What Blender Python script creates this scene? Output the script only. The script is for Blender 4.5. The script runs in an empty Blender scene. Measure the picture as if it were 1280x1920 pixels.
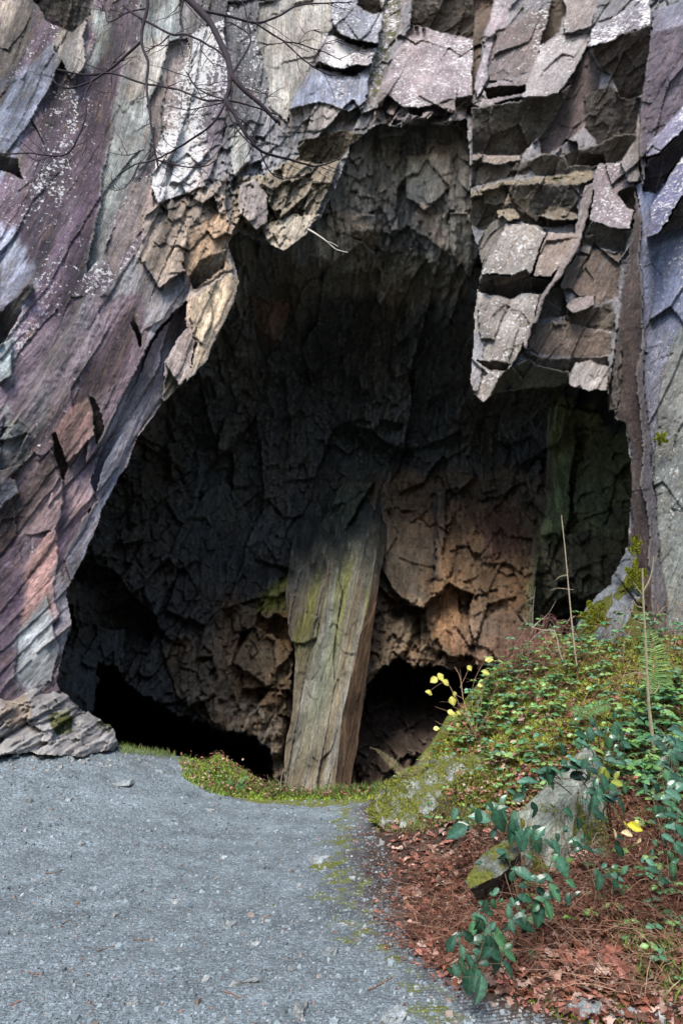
import bpy, math, random
import numpy as np
R = math.radians
rng = np.random.default_rng(7)
random.seed(7)
sc = bpy.context.scene
C = sc.collection

# ------------------------------------------------------------------ camera, sky, sun, exposure
CAM_Z = 1.6; PITCH = R(14); F = 1280.0
cam = bpy.data.objects.new('camera', bpy.data.cameras.new('camera')); C.objects.link(cam)
cam.location = (0, 0, CAM_Z); cam.rotation_euler = (R(90) + PITCH, 0, 0)
cam.data.sensor_fit = 'HORIZONTAL'; cam.data.sensor_width = 36; cam.data.lens = 36
cam.data.clip_start = 0.1; cam.data.clip_end = 500
sc.camera = cam
SUN_EL, SUN_AZ = R(49), R(197)
w = bpy.data.worlds.new('World'); sc.world = w; w.use_nodes = True
nt = w.node_tree; bg = nt.nodes['Background']
sky = nt.nodes.new('ShaderNodeTexSky'); sky.sky_type = 'NISHITA'; sky.sun_disc = False
sky.sun_elevation = SUN_EL; sky.sun_rotation = SUN_AZ
nt.links.new(sky.outputs[0], bg.inputs[0]); bg.inputs[1].default_value = 0.13
sun = bpy.data.objects.new('sun', bpy.data.lights.new('sun', 'SUN')); C.objects.link(sun)
sun.data.energy = 2.0; sun.data.angle = R(24); sun.data.color = (1, .94, .86)
sdir = (math.sin(SUN_AZ)*math.cos(SUN_EL), math.cos(SUN_AZ)*math.cos(SUN_EL), math.sin(SUN_EL))
from mathutils import Vector, Matrix
sun.rotation_euler = Vector(sdir).to_track_quat('Z', 'Y').to_euler()
vs = sc.view_settings; vs.view_transform = 'Standard'; vs.look = 'None'; vs.gamma = 1; vs.use_curve_mapping = False
vs.exposure = 1.25
sc.cycles.max_bounces = 8; sc.cycles.diffuse_bounces = 4

# ------------------------------------------------------------------ numeric helpers
def ray(px, py):
    a = (np.asarray(px, float) - 640)/F; u = (960 - np.asarray(py, float))/F
    return a, math.cos(PITCH) - u*math.sin(PITCH), math.sin(PITCH) + u*math.cos(PITCH)
def P(px, py, Y):
    """point of the world seen at pixel (px,py) standing Y metres in front of the camera"""
    x, y, z = ray(px, py); t = Y/y
    return np.stack([x*t, np.broadcast_to(Y, np.shape(x*t)), CAM_Z + z*t], -1)
def to_px(X, Y, Z):
    z = Z - CAM_Z; d = Y*math.cos(PITCH) + z*math.sin(PITCH); u = -Y*math.sin(PITCH) + z*math.cos(PITCH)
    return 640 + F*X/d, 960 - F*u/d
def h2(i, j, s):
    n = (i.astype(np.int64)*374761393 + j.astype(np.int64)*668265263 + s*982451653) & 0x7fffffff
    n = ((n ^ (n >> 13))*1274126177) & 0x7fffffff
    n = ((n ^ (n >> 16))*1103515245) & 0x7fffffff
    return (n & 0xffffff)/float(0xffffff)
def vn(x, y, s=0):
    i = np.floor(x); j = np.floor(y); fx = x-i; fy = y-j; fx = fx*fx*(3-2*fx); fy = fy*fy*(3-2*fy)
    a = h2(i, j, s); b = h2(i+1, j, s); c = h2(i, j+1, s); d = h2(i+1, j+1, s)
    return (a+(b-a)*fx)*(1-fy) + (c+(d-c)*fx)*fy
def fbm(x, y, s=0, o=4):
    t = 0; a = .5; n = 0
    for k in range(o):
        t = t + a*vn(x*2**k, y*2**k, s+k*17); n += a; a *= .5
    return t/n*2-1
def cells(u, v, s):
    """jittered cells: returns random per cell (3), offsets to cell centre, edge distance"""
    i0 = np.floor(u); j0 = np.floor(v)
    best = np.full(u.shape, 9e9); sec = best.copy(); bi = i0.copy(); bj = j0.copy(); bu = u*0; bv = u*0
    for di in (-1, 0, 1):
        for dj in (-1, 0, 1):
            i = i0+di; j = j0+dj
            cu = i + .5 + .85*(h2(i, j, s)-.5); cv = j + .5 + .85*(h2(i, j, s+1)-.5)
            d = (u-cu)**2 + (v-cv)**2
            m = d < best
            sec = np.where(m, best, np.minimum(sec, d)); best = np.where(m, d, best)
            bi = np.where(m, i, bi); bj = np.where(m, j, bj); bu = np.where(m, u-cu, bu); bv = np.where(m, v-cv, bv)
    return (h2(bi, bj, s+2), h2(bi, bj, s+3), h2(bi, bj, s+4)), bu, bv, np.sqrt(sec)-np.sqrt(best)
def facets(X, Z, ang, su, sv, amp, tilt, s, shingle=0.0, warp=.08):
    """planar broken rock facets; ang = direction of the long axis, su across, sv along (metres)"""
    c, k = math.cos(ang), math.sin(ang)
    wx = X + warp*su*fbm(X/su, Z/su, s+50, 3 if warp > .1 else 2); wz = Z + warp*sv*fbm(X/su+9, Z/sv, s+60, 3 if warp > .1 else 2)
    v = (wx*c + wz*k)/sv; u = (-wx*k + wz*c)/su
    r, du, dv, e = cells(u, v, s)
    return amp*(r[0]-.5) + tilt*((r[1]-.5)*du*su*2 + (r[2]-.5)*dv*min(sv, 2*su)*1.2) - shingle*dv*min(sv, 2.5*su)
def inpoly(x, y, poly):
    p = np.asarray(poly, float); m = np.zeros(x.shape, bool); n = len(p); j = n-1
    for i in range(n):
        xi, yi = p[i][:2]; xj, yj = p[j][:2]
        if yi != yj:
            m ^= ((yi > y) != (yj > y)) & (x < (xj-xi)*(y-yi)/(yj-yi)+xi)
        j = i
    return m
def sdist(x, y, poly):
    """signed pixel distance, negative inside"""
    p = np.asarray(poly, float); d = np.full(x.shape, 9e9); n = len(p)
    for i in range(n):
        a = p[i]; b = p[(i+1) % n]; e = b-a; L = max((e**2).sum(), 1e-6)
        t = np.clip(((x-a[0])*e[0]+(y-a[1])*e[1])/L, 0, 1)
        d = np.minimum(d, (x-a[0]-t*e[0])**2+(y-a[1]-t*e[1])**2)
    d = np.sqrt(d); return np.where(inpoly(x, y, p), -d, d)
class TPS:
    def __init__(s, pts, vals, lam=0.0):
        s.p = np.asarray(pts, float); n = len(s.p); s.sc = np.abs(s.p).max(); q = s.p/s.sc
        K = s.k(q, q) + lam*np.eye(n); A = np.hstack([np.ones((n, 1)), q]); M = np.block([[K, A], [A.T, np.zeros((3, 3))]])
        s.w = np.linalg.solve(M, np.concatenate([vals, [0, 0, 0]])); s.q = q
    def k(s, a, b):
        d = ((a[:, None]-b[None])**2).sum(-1); return .5*d*np.log(d+1e-12)
    def __call__(s, x, y):
        shp = np.shape(x); q = np.stack([np.ravel(x), np.ravel(y)], -1)/s.sc; out = np.empty(len(q))
        for i in range(0, len(q), 60000):
            c = q[i:i+60000]; out[i:i+60000] = s.k(c, s.q)@s.w[:-3] + s.w[-3] + c@s.w[-2:]
        return out.reshape(shp)
def smooth(a, b, x):
    t = np.clip((x-a)/(b-a), 0, 1); return t*t*(3-2*t)
def graded(a0, a, b, b0, fine, coarse):
    return np.concatenate([np.arange(a0, a, coarse), np.arange(a, b, fine), np.arange(b, b0+coarse, coarse)])

# ------------------------------------------------------------------ object helpers
def tag(o, label=None, cat=None, group=None, kind=None):
    if label: o['label'] = label
    if cat: o['category'] = cat
    if group: o['group'] = group
    if kind: o['kind'] = kind
    return o
def mk(name, V, Fc, mat, parent=None, attrs=None, sm=True, origin=None):
    V = np.asarray(V, np.float32).reshape(-1, 3); Fc = np.asarray(Fc, np.int32)
    if origin is not None: V = V - np.asarray(origin, np.float32)
    me = bpy.data.meshes.new(name); k = Fc.shape[1]; n = len(Fc)
    me.vertices.add(len(V)); me.vertices.foreach_set('co', V.ravel())
    me.loops.add(n*k); me.loops.foreach_set('vertex_index', Fc.ravel())
    me.polygons.add(n); me.polygons.foreach_set('loop_start', np.arange(0, n*k, k, dtype=np.int32))
    me.polygons.foreach_set('use_smooth', np.full(n, sm))
    me.update(calc_edges=True)
    for an, av in (attrs or {}).items():
        av = np.asarray(av, np.float32)
        c = np.ones((len(V), 4), np.float32); c[:, :av.shape[1]] = av
        at = me.attributes.new(an, 'FLOAT_COLOR', 'POINT'); at.data.foreach_set('color', c.ravel())
    me.materials.append(mat)
    o = bpy.data.objects.new(name, me); C.objects.link(o)
    if origin is not None: o.location = tuple(float(q) for q in origin)
    if parent:
        o.parent = parent
        if origin is None: pass
    return o
def empty(name, loc, label, cat, group=None):
    o = bpy.data.objects.new(name, None); C.objects.link(o); o.location = tuple(float(q) for q in loc); o.empty_display_size = .1
    return tag(o, label, cat, group)
def child(name, V, Fc, mat, par, attrs=None, sm=True):
    """part given in world coordinates, parented to an un-rotated Empty"""
    return mk(name, np.asarray(V, np.float32).reshape(-1, 3) - np.array(par.location, np.float32), Fc, mat, par, attrs, sm)
class Acc:
    """collects repeated shapes (numpy) of one mesh"""
    def __init__(s): s.V = []; s.F = []; s.c = []; s.n = 0
    def add(s, V, Fc, col=None):
        V = np.asarray(V, float).reshape(-1, 3); Fc = np.asarray(Fc)
        if Fc.shape[1] == 3: Fc = np.hstack([Fc, Fc[:, :1]*0-1])
        s.V.append(V); s.F.append(np.where(Fc >= 0, Fc+s.n, -1)); s.n += len(V)
        s.c.append(np.tile(np.asarray(col if col is not None else (1, 1, 1), float), (len(V), 1)))
    def make(s, name, mat, parent=None, sm=False, label=None, cat=None, kind=None, group=None, origin=None):
        V = np.concatenate(s.V); Fq = np.concatenate(s.F); col = np.concatenate(s.c)
        tri = Fq[:, 3] < 0
        if tri.all(): Fq = Fq[:, :3]
        elif tri.any():
            q = Fq[~tri]; Fq = np.concatenate([Fq[tri][:, :3], q[:, :3], q[:, [0, 2, 3]]])
        if parent: o = child(name, V, Fq, mat, parent, {'Col': col}, sm)
        else: o = mk(name, V, Fq, mat, None, {'Col': col}, sm, origin)
        return tag(o, label, cat, group, kind)
def tube(acc, pts, r0, r1=None, n=5, col=None, wob=0):
    pts = np.asarray(pts, float); r1 = r0 if r1 is None else r1; m = len(pts)
    t = np.gradient(pts, axis=0); t /= np.linalg.norm(t, axis=1)[:, None]+1e-9
    ref = np.array([0.31, .87, .37]); a = np.cross(t, ref); a /= np.linalg.norm(a, axis=1)[:, None]+1e-9; b = np.cross(t, a)
    rr = np.linspace(r0, r1, m)*(1+wob*(rng.random(m)-.5)); th = np.arange(n)*2*np.pi/n
    V = (pts[:, None] + rr[:, None, None]*(np.cos(th)[None, :, None]*a[:, None]+np.sin(th)[None, :, None]*b[:, None])).reshape(-1, 3)
    i, j = np.meshgrid(np.arange(m-1), np.arange(n), indexing='ij'); i = i.ravel(); j = j.ravel(); k = (j+1) % n
    Fc = np.stack([i*n+j, i*n+k, (i+1)*n+k, (i+1)*n+j], -1)
    acc.add(V, Fc, col)
def spline(pts, k=6):
    """Catmull-Rom through the points"""
    p = np.asarray(pts, float); p = np.vstack([2*p[0]-p[1], p, 2*p[-1]-p[-2]]); out = []
    for i in range(1, len(p)-2):
        t = np.linspace(0, 1, k, endpoint=False)[:, None]
        out.append(.5*((2*p[i])+(-p[i-1]+p[i+1])*t+(2*p[i-1]-5*p[i]+4*p[i+1]-p[i+2])*t**2+(-p[i-1]+3*p[i]-3*p[i+1]+p[i+2])*t**3))
    return np.vstack(out+[p[-2:-1]])

# ------------------------------------------------------------------ materials
def newmat(name):
    m = bpy.data.materials.new(name); m.use_nodes = True; t = m.node_tree
    return m, t, t.nodes['Principled BSDF']
class NT:
    def __init__(s, t): s.t = t
    def n(s, typ, **kw):
        x = s.t.nodes.new(typ)
        for k, v in kw.items(): setattr(x, k, v)
        return x
    def set(s, sock, v):
        if hasattr(v, 'links') or isinstance(v, bpy.types.NodeSocket): s.t.links.new(v, sock)
        else: sock.default_value = v
    def math(s, op, a, b=0.0, clamp=False):
        x = s.n('ShaderNodeMath', operation=op); x.use_clamp = clamp; s.set(x.inputs[0], a); s.set(x.inputs[1], b); return x.outputs[0]
    def mix(s, f, a, b, mode='MIX'):
        x = s.n('ShaderNodeMix', data_type='RGBA', blend_type=mode); s.set(x.inputs[0], f)
        for q, v in ((x.inputs[6], a), (x.inputs[7], b)):
            s.set(q, v if not isinstance(v, tuple) else (*v, 1)[:4])
        return x.outputs[2]
    def ramp(s, f, pts):
        x = s.n('ShaderNodeValToRGB'); s.set(x.inputs[0], f); e = x.color_ramp.elements
        while len(e) < len(pts): e.new(.5)
        for q, (p, v) in zip(e, pts):
            q.position = p; q.color = (v, v, v, 1) if not isinstance(v, tuple) else (*v, 1)
        return x.outputs[0]
    def noise(s, vec, scale, detail=4, rough=.6, dist=0):
        x = s.n('ShaderNodeTexNoise'); s.set(x.inputs['Vector'], vec); x.inputs['Scale'].default_value = scale
        x.inputs['Detail'].default_value = detail; x.inputs['Roughness'].default_value = rough; x.inputs['Distortion'].default_value = dist; return x.outputs[0]
    def voro(s, vec, scale, feature='F1', out='Distance'):
        x = s.n('ShaderNodeTexVoronoi', feature=feature); s.set(x.inputs['Vector'], vec); x.inputs['Scale'].default_value = scale; return x.outputs[out]
    def mapping(s, vec, rot=(0, 0, 0), scale=(1, 1, 1)):
        x = s.n('ShaderNodeMapping'); s.set(x.inputs[0], vec); x.inputs['Rotation'].default_value = rot; x.inputs['Scale'].default_value = scale; return x.outputs[0]
    def pos(s): return s.n('ShaderNodeNewGeometry').outputs['Position']
    def attr(s, name):
        x = s.n('ShaderNodeAttribute'); x.attribute_name = name; return x.outputs['Color']
    def sep(s, c):
        x = s.n('ShaderNodeSeparateColor'); s.set(x.inputs[0], c); return x.outputs
    def bump(s, h, strength, dist, nrm=None):
        x = s.n('ShaderNodeBump'); s.set(x.inputs['Height'], h); x.inputs['Strength'].default_value = strength; x.inputs['Distance'].default_value = dist
        if nrm is not None: s.set(x.inputs['Normal'], nrm)
        return x.outputs[0]

def rock_material(name, tilt_deg, streak=1.0, cracks=.5, rough=.75, bumpd=.03, veins=.5, stretch=(5.5, 2.5, .5), rust=.4, flow=False):
    m, t, b = newmat(name); N = NT(t)
    pos = N.pos(); col = N.attr('Col'); aux = N.sep(N.attr('Aux'))
    if flow: tilt_deg = 90
    fl = N.n('ShaderNodeAttribute'); fl.attribute_name = 'Flow'
    rot = N.mapping(fl.outputs['Vector'] if flow else pos, rot=(0, R(-(90-tilt_deg)), 0))
    sv = N.mapping(rot, scale=stretch)
    st = N.noise(sv, 1.6, 7, .66, .6)
    st2 = N.noise(sv, 6.0, 6, .7, .3)
    blot = N.noise(pos, 1.3, 7, .62, .8)
    finen = N.noise(N.mapping(rot, scale=(1.5, 1, .6)), 20, 7, .8)
    grain = N.noise(pos, 85, 3, .75)
    f = N.math('MULTIPLY', N.ramp(st, [(.28, .45), (.5, 1.0), (.72, 1.6)]), N.ramp(st2, [(.28, .6), (.72, 1.45)]))
    f2 = N.math('MULTIPLY', N.ramp(finen, [(.27, .38), (.5, 1.0), (.73, 1.7)]), N.ramp(grain, [(.25, .6), (.75, 1.4)]))
    f3 = N.math('MULTIPLY', f2, N.ramp(blot, [(.3, .6), (.7, 1.35)]))
    ff = N.math('MULTIPLY', f3, N.math('ADD', N.math('MULTIPLY', N.math('SUBTRACT', f, 1.0), streak), 1.0))
    vm = N.n('ShaderNodeVectorMath', operation='SCALE'); N.set(vm.inputs[0], col); N.set(vm.inputs['Scale'], ff)
    c = vm.outputs[0]
    stain = N.noise(sv, 2.3, 6, .66, 1.0)
    c = N.mix(N.ramp(stain, [(.54, 0.0), (.70, rust)]), c, (.30, .185, .10) if name != 'cave_rock' else (.22, .115, .05))
    gst = N.noise(N.mapping(rot, scale=(1.6, 1, .6)), 2.1, 7, .66, 1.0)
    bw = N.n('ShaderNodeRGBToBW'); N.set(bw.inputs[0], col); lum = N.ramp(bw.outputs[0], [(.05, .15), (.14, 1.0)])
    c = N.mix(N.math('MULTIPLY', N.ramp(gst, [(.57, 0.0), (.68, .35)]), lum), c, (.27, .30, .29) if name != 'cave_rock' else (.10, .125, .115))
    # pale scratches and veins along the cleavage
    vv = N.noise(N.mapping(rot, scale=(7, 3, .35)), 1.4, 5, .55, .4)
    vr = N.ramp(N.math('ABSOLUTE', N.math('SUBTRACT', vv, .5)), [(0, 1.0), (.006, .0)])
    c = N.mix(N.math('MULTIPLY', N.math('MULTIPLY', vr, N.ramp(blot, [(.42, 0.0), (.6, 1.0)])), veins), c, (.55, .52, .52))
    cv = N.mapping(rot, scale=(1.0, 1.0, .22))
    wv = N.n('ShaderNodeVectorMath', operation='ADD'); N.set(wv.inputs[0], cv)
    nz = N.n('ShaderNodeTexNoise'); N.set(nz.inputs['Vector'], pos); nz.inputs['Scale'].default_value = 2.5; nz.inputs['Detail'].default_value = 5
    sc_ = N.n('ShaderNodeVectorMath', operation='SCALE'); N.set(sc_.inputs[0], nz.outputs['Color']); sc_.inputs['Scale'].default_value = .22; N.set(wv.inputs[1], sc_.outputs[0])
    cr = N.voro(wv.outputs[0], 2.4, 'DISTANCE_TO_EDGE'); crm = N.math('MULTIPLY', N.ramp(cr, [(.0, 1.0), (.011, .0)]), N.ramp(gst, [(.4, 1.0), (.5, 0.0)]))
    c = N.mix(N.math('MULTIPLY', crm, cracks), c, (.03, .027, .025))
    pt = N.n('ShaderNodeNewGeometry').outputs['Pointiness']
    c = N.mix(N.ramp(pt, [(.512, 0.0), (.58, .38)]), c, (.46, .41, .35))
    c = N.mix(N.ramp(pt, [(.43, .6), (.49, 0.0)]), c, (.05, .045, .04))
    # lichen spots, in clusters
    ln = N.noise(pos, 3.2, 5, .7); lv = N.noise(pos, 15, 5, .72)
    lm = N.ramp(N.math('ADD', N.math('ADD', N.math('MULTIPLY', aux[0], .29), N.math('MULTIPLY', ln, .30)), N.math('MULTIPLY', lv, .85)), [(.80, 0.0), (.825, 1.0)])
    lm = N.math('MULTIPLY', lm, N.ramp(aux[0], [(.02, 0.0), (.12, 1.0)]))
    c = N.mix(N.math('MULTIPLY', lm, .9), c, (.74, .71, .69))
    mn = N.noise(pos, 6, 6, .7)
    mm = N.ramp(N.math('ADD', N.math('MULTIPLY', aux[1], .6), N.math('MULTIPLY', mn, .7)), [(.60, 0.0), (.68, 1.0)])
    mm = N.math('MULTIPLY', mm, N.ramp(aux[1], [(.03, 0.0), (.1, 1.0)]))
    mc = N.mix(N.ramp(N.noise(pos, 38, 6, .8), [(.3, 0.0), (.68, 1.0)]), (.03, .04, .010), (.26, .27, .04))
    c = N.mix(mm, c, mc)
    N.set(b.inputs['Base Color'], c); b.inputs['Roughness'].default_value = rough
    b.inputs['Specular IOR Level'].default_value = .4
    h = N.math('ADD', N.math('MULTIPLY', st2, 1.1), N.math('ADD', N.math('MULTIPLY', finen, .9), N.math('MULTIPLY', N.noise(N.mapping(rot, scale=(1.5, 1, .45)), 5, 8, .72), .7)))
    h = N.math('SUBTRACT', h, N.math('MULTIPLY', crm, .4))
    h = N.math('ADD', h, N.math('MULTIPLY', mm, N.math('ADD', .5, N.math('MULTIPLY', N.noise(pos, 55, 4, .8), 1.5))))
    N.set(b.inputs['Normal'], N.bump(h, 1.0, bumpd))
    return m
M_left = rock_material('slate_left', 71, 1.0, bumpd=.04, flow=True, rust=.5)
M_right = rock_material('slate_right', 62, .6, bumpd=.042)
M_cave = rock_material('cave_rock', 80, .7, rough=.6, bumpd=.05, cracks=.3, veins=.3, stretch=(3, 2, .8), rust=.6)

def leaf_material(name, rough=.45, trans=.15, var=.35, spec=.5):
    m, t, b = newmat(name); N = NT(t); pos = N.pos()
    n = N.noise(pos, 60, 3, .6); vm = N.n('ShaderNodeVectorMath', operation='SCALE'); N.set(vm.inputs[0], N.attr('Col'))
    N.set(vm.inputs['Scale'], N.ramp(n, [(.25, 1-var), (.75, 1+var)]))
    N.set(b.inputs['Base Color'], vm.outputs[0]); b.inputs['Roughness'].default_value = rough
    b.inputs['Specular IOR Level'].default_value = spec
    if trans:
        tr = N.n('ShaderNodeBsdfTranslucent'); N.set(tr.inputs[0], vm.outputs[0]); mx = N.n('ShaderNodeMixShader'); mx.inputs[0].default_value = trans
        N.set(mx.inputs[1], b.outputs[0]); N.set(mx.inputs[2], tr.outputs[0]); N.set(t.nodes['Material Output'].inputs[0], mx.outputs[0])
    return m
M_leaf = leaf_material('leaf_green', .42, .15, .45, .45)
M_dry = leaf_material('leaf_dry', .8, .1, .4, .2)
M_moss = leaf_material('moss_tuft', .9, .2, .3, .1)
M_bark = leaf_material('twig_bark', .85, 0, .45, .2)
M_broad = leaf_material('leaf_broad', .3, .08, .4, .6)
M_stone = leaf_material('stone_chip', .8, 0, .3, .3)

# ------------------------------------------------------------------ the cliff face
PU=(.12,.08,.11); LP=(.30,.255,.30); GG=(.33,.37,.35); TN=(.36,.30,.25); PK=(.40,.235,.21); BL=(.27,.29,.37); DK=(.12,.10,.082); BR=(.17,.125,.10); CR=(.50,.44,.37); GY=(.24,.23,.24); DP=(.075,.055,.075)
OPEN = [(222,1400),(200,1372),(165,1340),(120,1300),(108,1280),(118,1230),(135,1170),(125,1105),(138,1085),(165,1030),(200,940),(243,865),(258,820),(300,765),(335,728),(385,684),(413,620),(440,570),(449,530),(440,490),(430,455),(447,436),(490,455),(530,474),(560,452),(577,438),(605,405),(620,370),(640,325),(655,280),(672,262),(692,244),(720,232),(745,240),(790,226),(830,236),(875,222),(879,300),(882,420),(896,470),(903,500),(893,545),(888,600),(886,660),(878,712),(888,740),(906,757),(925,737),(985,730),(1060,722),(1090,732),(1137,735),(1139,768),(1148,771),(1152,786),(1172,794),(1178,850),(1184,900),(1179,960),(1177,1020),(1190,1100),(1215,1300),(1220,1500),(1200,1720),(150,1720)]
base_pts = [(-700,1400,8.2),(-700,0,10.0),(0,1300,9.3),(0,800,9.6),(0,300,10.1),(0,0,10.6),(130,1250,10.0),(135,1085,10.3),(250,820,10.8),(330,720,11.0),(440,520,11.4),(300,500,10.9),(300,200,11.2),(450,0,11.6),(500,300,11.6),(600,420,11.6),
            (650,100,11.9),(760,220,11.3),(880,200,11.2),(900,0,11.8),(900,500,11.1),(900,740,10.7),(1060,600,10.9),(1100,300,11.0),(1130,740,10.9),(1100,0,11.2),(1190,700,10.5),(1280,600,9.9),(1280,0,10.0),(1240,1100,10.1),(1280,1300,9.6),(1500,600,9.0),(1980,1400,8.0),(1980,0,8.6),(600,-500,13.5),(-300,-500,12.5),(1300,-500,11.5),(640,1700,11.5)]
bt = TPS([p[:2] for p in base_pts], [p[2] for p in base_pts], 1e-3)
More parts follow.
